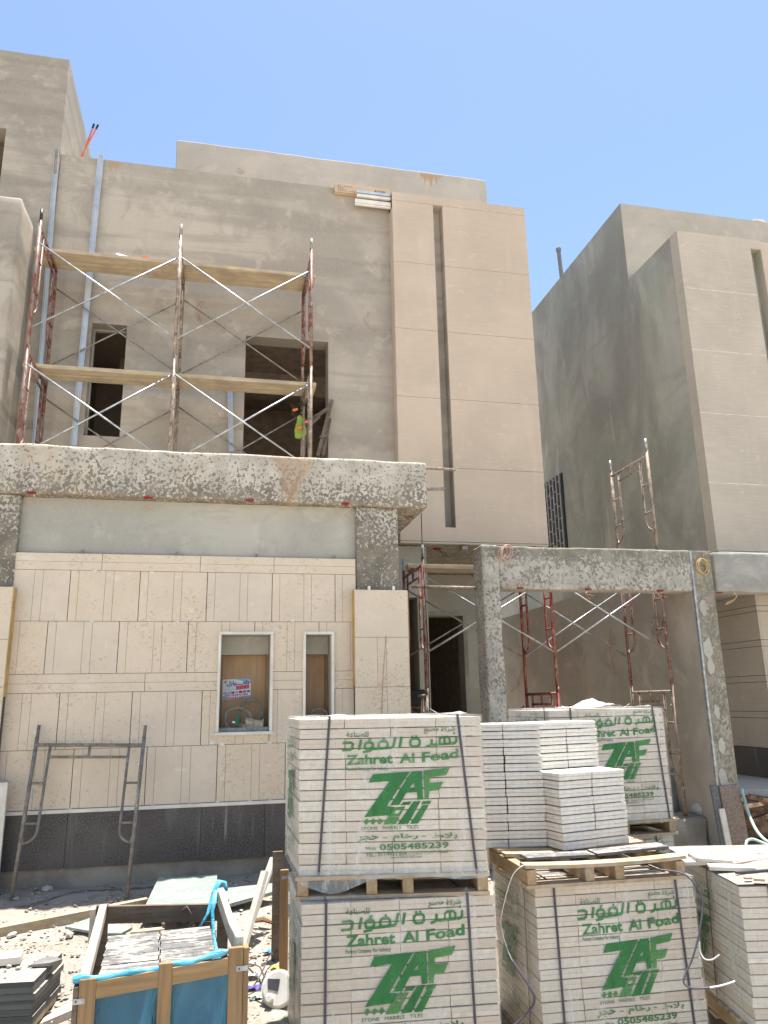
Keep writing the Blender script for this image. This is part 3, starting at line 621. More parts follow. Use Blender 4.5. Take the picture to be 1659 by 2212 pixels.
# ground-floor windows, boarded
def gwin(Wd, soff):
    a, b_, c, d = Wd; f_ = .028
    m = MB(); m.box(a, a+f_, YS-.03, YS+.05, c+f_+.001, d-f_-.001); m.box(b_-f_, b_, YS-.03, YS+.05, c+f_+.001, d-f_-.001); m.box(a, b_, YS-.03, YS+.05, d-f_, d); m.box(a-.01, b_+.01, YS-.035, YS+.05, c, c+f_)
    fr = m.build('window', M_['trim'], house, bevel=.003)
    m = MB(); a2, b2_, c2, d2 = a+f_, b_-f_, c+f_, d-f_
    m.box(a2-.03, a2, YS+.051, YS+.32, c2, d2); m.box(b2_, b2_+.03, YS+.051, YS+.32, c2, d2); m.box(a2, b2_, YS+.051, YS+.32, d2, d2+.03); m.box(a2, b2_, YS+.051, YS+.32, c2-.03, c2)
    m.build('reveal', M_['plaster_recess'], fr)
    MB().box(a2, b2_, YS+.32, YS+.34, c2, d2).build('boarding', M_['ply'], fr)
    m = MB(); t_ = .028; m.box(a2+.003, a2+t_, YS+.25, YS+.319, c2, d2-soff); m.box(b2_-t_, b2_-.003, YS+.25, YS+.319, c2, d2-soff); m.box(a2+.003, b2_-.003, YS+.25, YS+.319, d2-soff, d2-soff+t_)
    m.build('timber_lining', M_['timber_z'], fr)
    m = MB(); m.box(a2+.004, b2_-.004, YS+.21, YS+.249, d2-soff+.0, d2-.002); m.build('lintel', M_['plaster_recess'], fr)
    m = MB().rough(a2+.005, b2_-.005, YS+.055, YS+.24, c2+.002, c2+.04, .03, .012, 3, .008); m.build('sill_mortar', M_['block'], fr, smooth=True)
    return fr
gwin(W1, .19); gwin(W2, .19)

# porch: ceiling, back wall with doorway, pier
b = MB().rough(2.3, tx1-.02, YT+.1, 13.2, tz0-.02, tz0+.24, .12, .008, 6, .02); ceil = b.build('porch_ceiling', M_['splat_ceiling'], house)
for (px_, py_) in ((944,1186),(1012,1236),(992,1253)):
    p = at(px_, py_, Z=tz0-.03); c = MB().tube([(p.x,p.y,tz0-.018),(p.x,p.y,tz0-.04)], .06, 14).build('conduit_box', M_['redcan'], ceil)
    MB().tube([(p.x+.03,p.y,tz0-.03),(p.x+.08,p.y,tz0-.11),(p.x+.16,p.y,tz0-.14),(p.x+.11,p.y,tz0-.07)], .006, 5).build('wire', M_['wire_dark'], c)
YP = 12.6
dl, dr, dt = at(931,1330,Y=YP).x-.25, at(999,1331,Y=YP).x, at(965,1330,Y=YP).z
b = MB().wall(2.3, tx1-.03, -.2, tz0-.03, YP, .3, [(dl, dr, .45, dt)], back=True); b.build('porch_wall', M_['plaster_recess'], house)
m = MB(); m.box(dr, dr+.07, YP-.02, YP-.001, .4, dt+.07); m.box(dl, dr-.001, YP-.02, YP-.001, dt, dt+.07); m.build('door_surround', M_['concrete'], house)
room('room', dl-.6, dr+.2, YP+.301, 16, .45, 3.7).build('room', M_['dark'], house)
ox0, ox1 = at(884,1300,Y=YW).x-.3, at(903,1300,Y=YW).x
b = MB().wall(1.5, at(925,1300,Y=YW).x, -.2, tz0-.03, YW+.02, .28, [(ox0, ox1, .4, at(890,1290,Y=YW).z)], back=True); b.build('entrance_wall', M_['plaster_recess'], house)
room('room', ox0-.4, ox1+.02, YW+.31, 12.5, .4, 3.5).build('room', M_['dark'], house)
MB().box(1.4, 5.0, 9.7, 16, -.3, .30).build('porch_floor', M_['concrete'], house)

# ================================================================= portal and boundary wall
YPT = 8.6
portal = thing('concrete_portal', (4.2, YPT, 0), 'low splattered concrete portal of two posts and a long beam beside the limestone front', 'portal')
pz1, pz0_ = at(1300,1184,Y=YPT).z, at(1300,1274,Y=YPT).z
px0, px1 = at(1040,1200,Y=YPT).x, at(1081,1270,Y=YPT).x
bx1 = at(1492,1230,Y=YPT).x
MB().rough(px1+.002, bx1+.06, YPT+.006, YPT+.30, pz0_, pz1, .06, .010, 11, .022).build('beam', M_['splat_portal'], portal, smooth=True)
MB().rough(px0, px1, YPT, YPT+.32, -.3, pz1+.01, .06, .010, 12, .022).build('post', M_['splat_portal'], portal, smooth=True)
for (px_, py_) in ((1128,1269),(1276,1272),(1432,1275)):
    p = at(px_, py_, Z=pz0_-.004); c = MB().tube([(p.x,p.y+.06,pz0_+.004),(p.x,p.y+.06,pz0_-.008)], .042, 14).build('conduit_box', M_['redcan'], portal)
    if px_ != 1128: MB().tube([Vector((p.x,p.y+.06,pz0_-.01)), Vector((p.x-.07,p.y,pz0_-.06)), Vector((p.x-.03,p.y,pz0_-.13)), Vector((p.x+.04,p.y,pz0_-.09)), Vector((p.x-.05,p.y,pz0_-.07))], .005, 5).build('wire', M_['wire'], c)
bX = at(1508,1350,Y=YPT).x
wx1 = at(1545,1290,Y=YPT).x
wt = 1.75+.281*bX
bwall = thing('boundary_wall', (bX, YPT, 0), 'smooth grey plastered boundary wall running back from the patched end post', 'wall')
MB().box(bX, wx1-.02, YPT+.32, 19, -.5, wt).build('wall_panel', M_['plaster_yard'], bwall)
MB().box(bX, wx1-.004, YPT+.012, YPT+.3195, -.4, pz1-.006).build('end_post', M_['plaster_yard'], bwall); MB().rough(bX+.003, wx1, YPT, YPT+.0118, -.4, pz1-.004, .07, .003, 13, .004).build('post_face', M_['splat_post'], bwall, smooth=True)
m = MB(); m.box(bX-.004, bX+.022, YPT-.005, YPT-.001, 0, pz1); m.box(bX-.005, bX-.001, YPT-.004, YPT+.03, 0, pz1); m.build('corner_bead', M_['galv'], bwall)
for (px_, py_, s) in ((1519,1312,.085),(1530,1400,.11),(1536,1440,.09),(1549,1537,.07),(1560,1612,.08),(1562,1680,.10),(1572,1700,.06)):
    p = at(px_, py_, Y=YPT-.009); k = 14
    vs = [p+Vector((math.cos(a)*s*.62*rnd.uniform(.7,1.1), 0, math.sin(a)*s*1.3*rnd.uniform(.7,1.1))) for a in [q*2*math.pi/k for q in range(k)]]
    m = MB(); m._add(vs+[q+Vector((0,.012,0)) for q in vs], [tuple(range(k-1,-1,-1))]+[(i,(i+1)%k,k+(i+1)%k,k+i) for i in range(k)]); m.build('plaster_patch', M_['plaster_recess'], bwall)
# wall fittings
XF = bX-.012
fit = MB()
for (a, b_) in ((1408,1413),(1419,1424),(1427,1431)):
    p, q = at(a, 1507, X=XF), at(b_, 1518, X=XF); fit.box(XF-.004, XF+.008, min(p.y,q.y), max(p.y,q.y), q.z, p.z)
fb = fit.build('socket_box', M_['dark'], bwall)
MB().tube([at(x,y,X=XF-.02) for x,y in ((1426,1515),(1438,1522),(1425,1532),(1422,1550))], .008, 5).build('wire', M_['wire'], fb)
MB().tube([at(x,y,X=XF-.02) for x,y in ((1411,1514),(1398,1516),(1393,1528),(1402,1522),(1420,1518),(1443,1520))], .007, 5).build('wire', M_['coil'], fb)
MB().tube([at(x,y,X=XF-.01) for x,y in ((1130,1440),(1119,1470),(1120,1480),(1102,1495))], .008, 5).build('wire', M_['wire'], bwall)
MB().tube([at(x,y,X=XF-.01) for x,y in ((1320,1358),(1316,1390),(1322,1430),(1330,1458))], .007, 5).build('wire', M_['wire'], bwall)
p = at(1416,1352,X=XF); m = MB(); k = 16
vs = [p+Vector((0, math.cos(a)*.17*rnd.uniform(.8,1.1), math.sin(a)*.15*rnd.uniform(.8,1.1))) for a in [q*2*math.pi/k for q in range(k)]]
m._add(vs+[q+Vector((.006,0,0)) for q in vs], [tuple(range(k))]); m.build('plaster_patch', M_['block'], bwall)
cl = MB(); c = at(1420,1358,X=XF-.03); cl.tube(arc(c, .11, 0, 6.0, 22, (0,1,0), (.1,0,1)), .006, 5); cl.tube([c+Vector((0,.11,0)), c+Vector((0,.2,-.16))], .006, 5)
tag(cl.build('wire_coil', M_['galv_dull'], loc=c), 'thin grey wire coil hanging from the damp patch on the boundary wall', 'wire coil')
# yard slab and step
m = MB().rough(3.3, bX-.005, 8.85, 16, -.45, .30, .07, .035, 15, .04); yard = tag(m.build('yard_slab', M_['soilwall'], loc=(5,9,0), smooth=True), 'rough grey concrete yard slab with broken front edge inside the portal', 'slab', kind='structure')

# ================================================================= right-hand neighbour
rh = thing('house', (9, 11, 0), 'grey plastered neighbouring house with dusty clad tower standing beyond the portal', 'house')
RX = 7.37
b = MB(); b.box(RX, 14, 10.22, 20, 3.30, 9.40); b.build('facade_wall', M_['plaster_side'], rh)
b = MB(); b.box(RX+.0005, 14, 11.6, 19.9, 9.401, 11.06); b.build('penthouse', M_['plaster_side'], rh)
b = MB(); b.box(RX+.004, 13.9, 11.59, 11.599, 9.402, 11.055); b.build('penthouse_front', M_['plaster_top'], rh)
gy0, gy1 = 14.96, 16.6; gzt = 1.75+.3246*14.96
m = MB()
m.box(RX-.02, RX-.004, gy0, gy1, 4.4, gzt); g1 = m.build('window', M_['wire_dark'], rh)
m = MB()
for i in range(10):
    y = gy0+.06+i*.17; m.box(RX-.065, RX-.045, y, y+.036, 4.4, gzt)
for k in range(9):
    for i in range(10):
        z = gzt-.18-k*.28+(.09 if i % 2 else 0); y = gy0+.06+i*.17; m.box(RX-.062, RX-.048, y+.037, y+.169, z, z+.016)
m.build('window_grille', M_['grille'], g1)
tzr0, tzr1 = 1.75+.2115*10, 1.75+.7646*10
slx0, slx1, slzt = at(1621,536,Y=10).x, at(1643,536,Y=10).x, at(1621,536.4,Y=10).z
zz = [tzr0, 1.75+10*(.2115+.5531*.245), 6.35, 7.42, 8.50, tzr1]
rows_px = [1190, 1078, 955, 800, 636.5, 500]
zz = [at(1530,y,Y=10).z for y in (1190,1042,892,757,626)]+[tzr1]; zz[0] = tzr0
b = MB()
for i in range(5):
    b.box(RX, slx0, 10, 10.03, zz[i]+.007, zz[i+1]-.007, rnd.random())
b.box(slx0, slx1, 10, 10.03, slzt, tzr1-.004); b.box(slx0, slx1, 10, 10.03, tzr0, 4.2)
b.box(RX-.002, RX+.02, 10.031, 10.215, tzr0, tzr1); b.box(RX+.021, 9.75, 10.031, 10.215, tzr1-.05, tzr1-.006)
rt = b.build('tower_cladding', M_['board_grey'], rh)
b = MB()
for i in range(5): b.box(slx1, 9.75, 10, 10.03, zz[i]+.003, min(zz[i+1]-.003, tzr1-.05), rnd.random())
b.build('cladding_panel', M_['board'], rt)
m = MB(); m.box(RX+.003, slx0-.001, 10.003, 10.0305, tzr0+.012, tzr1-.06); m.build('pale_joint', M_['paint_white'], rt)
m = MB(); m.box(slx0-.03, slx0, 10.031, 10.215, 4.2, slzt); m.box(slx1, slx1+.03, 10.031, 10.215, 4.2, slzt); m.box(slx0+.001, slx1-.001, 10.19, 10.218, 4.2, slzt); m.box(slx0+.001, slx1-.001, 10.031, 10.19, slzt, slzt+.03); m.build('tower_slot', M_['plaster_side'], rt)
m = MB(); m.box(RX+.03, 9.75, 10.005, 10.2, tzr0-.10, tzr0-.06); m.box(RX+.02, 9.75, 10.0, 10.21, tzr0-.05, tzr0-.003); m.build('edge_channel', M_['trim'], rt)
MB().rough(bX+.35, 11, YPT+.012, YPT+.3, pz0_, pz1-.01, .08, .008, 21, .02).build('canopy_beam', M_['concrete'], rh, smooth=True)
c = at(1545,1279,Z=pz0_-.004); cb = MB().tube([(c.x+.1,c.y+.06,pz0_+.004),(c.x+.1,c.y+.06,pz0_-.008)], .042, 14).build('conduit_box', M_['redcan'], rh)
MB().tube([at(x,y,Y=YPT+.02) for x,y in ((1584,1278),(1592,1288),(1582,1300),(1567,1306),(1570,1302),(1583,1296))], .006, 5).build('wire', M_['coil'], rh)
# stone-clad ground floor of the neighbour
SX, SY = 8.39, 10.6
srz = [.93, 1.38, 1.48, 1.93, 2.03, 2.48, 2.58, 3.03, 3.12, 3.5]
m = MB()
for i in range(9):
    z0, z1 = srz[i], srz[i+1]; y = SY; w_ = .66
    while y < 13.5: m.box(SX, SX+.03, y+.002, y+w_-.002, z0+.004, z1-.004, rnd.random()); y += w_
    x = SX+.031
    while x < 12: m.box(x+.002, x+w_-.002, SY, SY+.03, z0+.004, z1-.004, rnd.random()); x += w_
s2 = m.build('stone_cladding', M_['board_grey'], rh)
MB().box(SX+.012, 12, SY+.012, 16, -.2, 3.55).build('cladding_bed', M_['joint'], rh)
m = MB(); m.box(SX-.005, 12, SY-.006, 15, .4, .925); m.build('granite_plinth', M_['granite'], rh)
m = MB(); m.box(bX+.36, 12, 9.7, 16, .3, .48); m.build('porch_floor', M_['floor_tile'], rh)
MB().rough(bX+.36, 12, 9.62, 9.9, -.4, .12, .12, .03, 25, .04).build('footing', M_['soilwall'], rh, smooth=True)
pA, pB = at(1206.5,541,X=RX+.6), at(1214,596,X=RX+.6); pB.z -= .35
vp = MB().tube([pA, pB], .05, 10); vp.tube([pA+Vector((0,0,-.02)), pA+Vector((0,0,.05))], .065, 10); 
tag(vp.build('vent_pipe', M_['steel'], loc=pB), 'slim grey vent pipe standing on the roof edge of the dusty tower house', 'pipe')
bd = MB()
p = at(1612,470,Y=11.62); q = at(1640,473,Y=11.62)
bd.box(at(1601,470,Y=11.7).x, at(1623,470,Y=11.7).x, 11.65, 12.0, 11.062, 11.10)
tag(bd.build('board', M_['trim'], loc=(p.x,11.8,11.06)), 'short white board lying flat on the roof edge of the dusty tower house', 'board', 'boards on the roof edge')
bd = MB(); c = at(1635,472,Y=11.7); bd.obox((c.x+.02, 11.8, 11.09), (.16,.0,.012), (0,.15,0), (0,0,.018)); bd.obox((c.x, 11.78, 11.13), (.13,.02,.02), (0,.14,0), (0,0,.018))
tag(bd.build('board', M_['trim'], loc=(c.x,11.8,11.06)), 'two warped white boards piled beside the flat one on the roof edge', 'board', 'boards on the roof edge')

# ================================================================= left-hand neighbour
lh = thing('house', (-5, 11, 0), 'tall blank grey plastered house adjoining the scaffolded facade, orange conduits on its roof', 'house')
lw = (-4.3, at(11,300,Y=10.17).x, at(5,440,Y=10.17).z-1.2, at(11,277,Y=10.17).z)
b = MB().wall(-9, xl-.005, 3.9, 11.18, 10.17, .3, [lw], back=True); b.box(xl-.26, xl-.005, 10.471, 16, 3.9, 11.17); b.box(-9, xl-.27, 10.471, 15.9, 10.8, 11.0); b.build('facade_wall', M_['plaster_left'], lh)
room('room', -5, lw[1]+.3, 10.48, 13, lw[2]-.2, lw[3]+.2).build('room', M_['dark'], lh)
FY = 9.37
b = MB().rough(-9, -2.67, FY, 10.165, 3.9, 8.2, .16, .010, 31, .04); b.build('fin_wall', M_['plaster_left'], lh, smooth=True)
for i, (a, b_) in enumerate((((203,268),(190,305)),((212,270),(193,306)))):
    pA, pB = at(*a, Y=11.4), at(*b_, Y=11.4); d = (pB-pA).normalized()
    o = thing('conduit', pB+d*.6, ('orange conduit with black tip, the shorter of two' if i == 0 else 'orange conduit with black tip, the longer of two')+' rising from the roof', 'conduit', 'orange roof conduits')
    MB().tube([pA+d*.09, pB+d*1.1], .014, 8).build('pipe', M_['orangepipe'], o); MB().tube([pA, pA+d*.09], .017, 8).build('tip', M_['wire_dark'], o)

# ================================================================= scaffolding
def frame_mesh(wd, h, inset=.20, pin=.16, jy=.42):
    """walk-through frame in the local y,z plane; near post at y=0, far post at y=wd"""
    m = MB(); R, r = .0215, .0155
    for y in (0, wd): m.tube([(0,y,0),(0,y,h)], R, 10)
    pins = MB()
    for y in (0, wd): pins.tube([(0,y,h),(0,y,h+pin)], .019, 8)
    zt = h-.09
    m.tube([(0,0,zt),(0,wd,zt)], R*.92, 8); m.tube([(0,inset,zt-.13),(0,wd-inset,zt-.13)], r, 8)
    m.tube([(0,wd/2,zt),(0,wd/2,zt-.13)], r, 8)
    for s_, y0 in ((1,0),(-1,wd)):
        yi = y0+s_*inset; e = inset
        pts = [(0,yi,zt-.0),(0,yi,jy+e)]+[(0, y0+s_*(e*math.cos(a)), jy+e-e*.85*math.sin(a)) for a in (.35,.7,1.05,1.4)]+[(0,y0,jy+.13)]
        m.tube(pts, r, 8)
        for z in (h*.42+.05, h*.70): m.tube([(0,y0,z),(0,yi,z)], r*.9, 6)
    return m, pins
def lugs(h): return .40*h/1.69, 1.40*h/1.69
def add_frame(parent, x, y, z, wd, h, mat, pinmat):
    m, p = frame_mesh(wd, h); T = Matrix.Translation((x,y,z))
    f = m.xf(T).build('frame', mat, parent, smooth=True); p.xf(T).build('coupling_pin', pinmat, f, smooth=True); return f
def add_brace(parent, a, b, mat, off=-.03):
    m = MB().tube([Vector(a)+Vector((0,off,0)), Vector(b)+Vector((0,off,0))], .011, 8); return m.build('cross_brace', mat, parent, smooth=True)
# -- facade scaffold on the canopy
SY0, SWD = 9.0, 1.03
sc = thing('scaffold', (-.6, 9.0, cz1), 'two bay scaffold of worn red and brown frames standing on the canopy slab', 'scaffold')
h1 = 1.69; zb = 5.97-h1-.02
fx = (-2.33, -.64, 1.055)
zl1, zu1 = at(72.3,707,Y=9).z, at(88.6,528.6,Y=9).z       # lugs of the upper lift
zl0, zu0 = at(378,1000,Y=9).z, at(66.5,790,Y=9).z
mats = {(0,0):'red',(0,1):'red',(1,0):'rust',(1,1):'rust',(2,0):'rust',(2,1):'red'}
for k, z in enumerate((zb, zb+h1)):
    for i, x in enumerate(fx): add_frame(sc, x, SY0, z+.0, SWD, h1, M_[mats[(i,k)]], M_['galv_dull' if i else 'wire_dark'])
    zz0 = z+.43; zz1 = z+1.38 if k else z+1.42
    if k: zz0, zz1 = zl1, zu1
    else: zz1 = zu0; zz0 = zu0-(zu1-zl1)
    for x0, x1 in zip(fx[:-1], fx[1:]):
        for y, mt, of in ((SY0,'galv',-.032),(SY0+SWD,'galv_dull',.03)):
            add_brace(sc, (x0+.02,y,zz1), (x1-.02,y,zz0), M_[mt], of); add_brace(sc, (x0+.02,y,zz0), (x1-.02,y,zz1), M_[mt], of+.026)
def plank(x0, x1, y0, y1, z, th, name, label, grp=None, mat='plank', tilt=0):
    m = MB(); n = 12; ym = (y0+y1)/2
    for a, b_, dx in ((y0, ym-.003, 0), (ym+.003, y1, .05)):
        for i in range(1):
            m.obox(((x0+x1)/2+dx*.5, (a+b_)/2, z+th/2+rnd.uniform(0,.002)), ((x1-x0)/2-dx*.5,0,tilt), (0,(b_-a)/2,0), (0,0,th/2))
    o = m.build(name, M_[mat], loc=((x0+x1)/2, ym, z), bevel=.003); return tag(o, label, 'plank', grp)
zp2 = zb+2*h1-.09+.022; zp1 = zb+h1-.09+.022
plank(at(73,545,Y=9.57).x, at(682,600,Y=9.57).x, 9.57, 10.0, zp2, .045, 'scaffold_plank', 'double timber plank on the top lift of the facade scaffold', 'platform planks')
plank(at(48,793,Y=9.48).x, at(683,828,Y=9.48).x, 9.48, 9.86, zp1, .05, 'scaffold_plank', 'double timber plank on the lower lift of the facade scaffold', 'platform planks')
c = at(262,556,Y=9.62); m = MB(); m.obox((c.x,9.66,zp2+.065),(.08,.03,.0),(-.02,.06,0),(0,0.01,.018)); m.obox((c.x+.06,9.7,zp2+.055),(.05,.02,-.01),(0,.05,0),(0,0,.01))
tag(m.build('trowel_tray', M_['steel'], loc=(c.x,9.66,zp2+.045)), 'small dark metal tray lying on the top scaffold plank', 'tray')
c = at(316,560,Y=9.62); m = MB().obox((c.x,9.62,zp2+.056),(.045,.01,.0),(0,.05,0),(0,0,.011)); tag(m.build('brick_chip', M_['orangepipe'], loc=(c.x,9.62,zp2+.045)), 'orange brown chip of tile beside the metal tray on the top plank', 'tile chip')
# hi-vis vest and net tied to the scaffold post
vx, vy = fx[2]-.02, SY0+SWD-.06
c = at(648,925,Y=vy)
v = thing('vest', (c.x, vy, c.z-.2), 'crumpled yellow high visibility vest tied to the scaffold post by the doorway', 'vest')
m = MB(); prof = [(.00,.30),(.05,.26),(.10,.10),(.115,-.10),(.08,-.22),(.0,-.25),(-.06,-.22),(-.09,-.05),(-.05,.12),(-.04,.24)]
for y0, y1, sc_ in ((-.05,-.02,1),(-.02,.02,.9)):
    m.poly([(c.x-.02+p[0]*sc_*.8, c.z-.03+p[1]*sc_*.62) for p in prof], vy-.05+y0, vy-.05+y1)
m.v = [q+mnoise.noise_vector(q*9)*.022 for q in m.v]; m.build('cloth', M_['vest'], v)
m = MB(); 
for (dx, dz) in ((-.08,.22),(.07,.05),(-.02,-.04)): m.obox((c.x+dx,vy-.125,c.z+dz),(.035,0,.01),(0,.006,0),(0,0,.016))
m.build('reflective_tape', M_['orange'], v)
m = MB()
for k in range(16):
    p0 = Vector((c.x+rnd.uniform(-.16,.10), vy-.06+rnd.uniform(-.05,.05), c.z+.25+rnd.uniform(-.02,.10))); pts = [p0]
    for q in range(5): pts.append(pts[-1]+Vector((rnd.uniform(-.06,.07), rnd.uniform(-.03,.03), rnd.uniform(-.07,.05))))
    m.tube(pts, .007, 5)
tag(m.build('net_bundle', M_['mesh'], loc=(c.x,vy,c.z+.2)), 'tangle of dark rope and net above the yellow vest on the scaffold post', 'net')
# ladder leaning in the upper doorway
ld = thing('ladder', (at(700,980,Y=10.1).x, 10.1, 4.3), 'rough brown wooden ladder leaning in the dark upper doorway behind the scaffold', 'ladder')
A0, A1 = at(686,985,Y=10.0), at(717,865,Y=10.14); B0, B1 = at(697,985,Y=10.05), at(712,905,Y=10.16)
MB().beam(A0, A1, .05, .05, (0,1,0)).build('rail', M_['timber_dark'], ld); MB().beam(B0, B1, .05, .05, (0,1,0)).build('rail', M_['timber_dark'], ld)
MB().beam(at(640,930,Y=10.12), at(712,880,Y=10.10), .05, .04, (0,1,0)).build('rail', M_['timber_dark'], ld); MB().beam(at(655,985,Y=10.14), at(663,905,Y=10.14), .05, .04, (0,1,0)).build('rail', M_['timber_dark'], ld)
MB().beam(at(692,945,Y=10.0), at(704,940,Y=10.06), .04, .03, (0,1,0)).build('rung', M_['timber_dark'], ld); MB().beam(at(668,920,Y=10.08), at(690,900,Y=10.08), .04, .03, (0,1,0)).build('rung', M_['timber_dark'], ld)
# aluminium channels against the upper wall
def channel(a, b, wd, dp, label, grp, y=YW):
    A, B = at(*a, Y=y-.11), at(*b, Y=y-.02); m = MB()
    d = (B-A).normalized(); s_ = Vector((1,0,0)); n_ = Vector((0,-1,0))
    m.beam(A, B, wd, .004, n_); m.beam(A+s_*(wd/2-.002)+n_*dp/2, B+s_*(wd/2-.002)+n_*dp/2, .004, dp, n_); m.beam(A-s_*(wd/2-.002)+n_*dp/2, B-s_*(wd/2-.002)+n_*dp/2, .004, dp, n_)
    o = m.build('metal_channel', M_['alu'], loc=tuple(A)); return tag(o, label, 'metal channel', grp)
channel((160,962),(219,334), .075, .045, 'long shiny aluminium channel standing beside the small upper window', 'aluminium channels on the facade')
channel((76,962),(124,324), .06, .045, 'long dull aluminium channel standing in the corner by the tall blank house', 'aluminium channels on the facade')
channel((502,975),(499,812), .035, .03, 'first of two short aluminium channels leaning beside the upper doorway', 'aluminium channels on the facade')
channel((497,975),(493,812), .03, .03, 'second of two short aluminium channels leaning beside the upper doorway', 'aluminium channels on the facade')
MB().tube([at(218,760,Y=YW-.005), at(217,800,Y=YW-.005)], .003, 4)
# wall wiring and socket boxes on the facade
for (px_, py_, mt) in ((478,896,'dark'),(492,897,'dark')):
    p = at(px_, py_, Y=YW); MB().box(p.x-.035, p.x+.035, YW-.012, YW-.001, p.z-.035, p.z+.035).build('socket_box', M_[mt], house)
for pts in (((437,650),(432,660),(428,680),(430,692),(424,690)),((437,650),(428,665),(434,690),(446,705),(456,711)),((794,674),(797,682),(790,688),(789,696),(800,708),(816,718))):
    MB().tube([at(x,y,Y=YW-.012) for x,y in pts], .005, 5).build('wire', M_['coilpink'], house)
# trims, box and channels at the roof edge beside the tower
p0, p1 = at(722,413,Y=10.16), at(850,413,Y=10.16)
bx = thing('cardboard_box', (p0.x, 10.1, 9.5), 'long flat brown cardboard carton fixed at the roof edge beside the tower', 'carton')
m = MB(); zc_ = at(722,402,Y=10.12).z; m.box(p0.x, tx0-.006, 10.10, 10.19, zc_-.10, zc_+.045); m.build('carton', M_['card'], bx, bevel=.004)
# carton printing added with the other lettering
for j, (ya, yb_, x_, mt, lb) in enumerate(((409,413,770,'alu','shiny blue grey metal trim laid along the brown carton, uppermost of three'),(417,421,771,'trim','cream metal trim laid along the brown carton, middle of three'),(424,433,767,'trim','cream double metal trim under the brown carton, lowest of three'))):
    a = at(x_, ya, Y=10.06); q = at(x_, yb_, Y=10.06); hgt = (at(x_, ya-3, Y=10.06).z-at(x_, yb_+3, Y=10.06).z)*.5
    o = MB(); o.box(a.x, tx0-.01, 10.055, 10.095, q.z-hgt*.5, q.z+hgt*.55)
    if j == 2: o.box(a.x, tx0-.012, 10.06, 10.09, q.z-hgt*.5-.035, q.z-hgt*.5-.006)
    tag(o.build('metal_trim', M_[mt], loc=(a.x,10.07,q.z)), lb, 'metal trim', 'metal trims at the roof edge')
a = at(655,402,Y=10.3); o = MB().box(a.x, p0.x-.01, 10.24, 10.28, roofz+.002, roofz+.03); tag(o.build('metal_channel', M_['alu'], loc=(a.x,10.25,roofz)), 'thin blue grey channel lying on the roof edge behind the brown carton', 'metal channel', 'aluminium channels on the facade')
# rods sticking out at the canopy end
for (a, b_, mt, lb) in (((926,1013),(984,1015),'rust','rusty scaffold tube poking out past the end of the canopy slab'),((927,1062),(961,1056),'galv_dull','twisted grey wire tie poking out past the end of the canopy slab')):
    A, B = at(*a, Y=9.1), at(*b_, Y=9.1); A.x -= .25
    tag(MB().tube([A, (A+B)/2+Vector((0,0,.01)), B], .02 if mt == 'rust' else .022, 8).build('tube', M_[mt], loc=tuple(A)), lb, 'tube')
# -- yard scaffold: three frames in a row behind the portal
TY0, TWD, h2 = 9.0, 1.0, 1.585
ys = thing('scaffold', (4.1, 9.0, .3), 'red and rusty scaffold in the yard behind the portal, one frame rising above the beam', 'scaffold')
zf = 1.89-h2; fx2 = (2.46, 4.14, 5.72)
mm = (('rust','red'),('redbright','redbright'),('rust','red','rust'))
for i, x in enumerate(fx2):
    for k in range(3 if i == 2 else 2):
        add_frame(ys, x, TY0, zf+k*h2, TWD, h2, M_[mm[i][k]], M_['galv'])
for (x0, x1) in zip(fx2[:-1], fx2[1:]):
    for k in (0, 1):
        a, b_ = zf+k*h2+.42, zf+k*h2+1.34
        for y, mt, of in ((TY0,'galv' if k else 'galv_dull',-.03),(TY0+TWD,'galv' if (k and x0 > 3) else 'galv_dull',.03)):
            add_brace(ys, (x0+.02,y,b_), (x1-.02,y,a), M_[mt], of); add_brace(ys, (x0+.02,y,a), (x1-.02,y,b_), M_['galv_dull' if y == TY0 and k == 0 else mt], of+.026)
zrod = at(920,1267,Y=9.0-.05).z
MB().tube([(2.3,8.95,zrod),(3.6,8.95,zrod-.02)], .022, 8).build('ledger', M_['rust'], ys, smooth=True)
plank(2.36, 4.6, 9.35, 9.7, zf+2*h2-.07, .05, 'scaffold_plank', 'pale timber plank on the yard scaffold under the porch ceiling', 'platform planks')
p = at(893,1508,Y=9.6); tag(MB().rough(p.x-.1, p.x+.12, 9.4, 9.62, p.z-.1, p.z+.1, .05, .02, 41, .03).build('bucket', M_['wire_dark'], loc=(p.x,9.5,p.z-.1), smooth=True), 'black rubber pan hanging on the scaffold beside the dark entrance', 'pan')
pts = [at(910,1108,Y=8.9), at(913,1210,Y=8.9), at(921,1330,Y=8.9), at(926,1440,Y=8.9), at(928,1560,Y=8.9)]
tag(MB().tube(pts, .006, 5).build('cable', M_['wire_dark'], loc=tuple(pts[0])), 'thin black cable hanging from the canopy corner in front of the entrance', 'cable')
# wire coils on the portal and the post
def coil(px_, py_, y, r, mat, label, n=3, lean=0):
    c = at(px_, py_, Y=y); m = MB()
    for k in range(n):
        rr = r*(1+.10*k-.08); cc = c+Vector((rnd.uniform(-.012,.012)+.012*k, -.012*k, rnd.uniform(-.01,.01)))
        m.tube(arc(cc, rr, 0, 2*math.pi*.985, 26, (1,.1*k,lean), (-.15*lean,0,1.05+.05*k)), .006, 5, closed=False)
    return tag(m.build('conduit_coil', M_[mat], loc=tuple(c)), label, 'conduit coil', 'conduit coils on the portal')
coil(1087,1194,YPT-.02,.065,'coilpink','tangled pink conduit coil hanging on the front of the shorter portal post',4,.5)
coil(1513,1223,YPT-.02,.08,'coil','round yellow conduit coil hanging at the top of the patched end post',3,0)
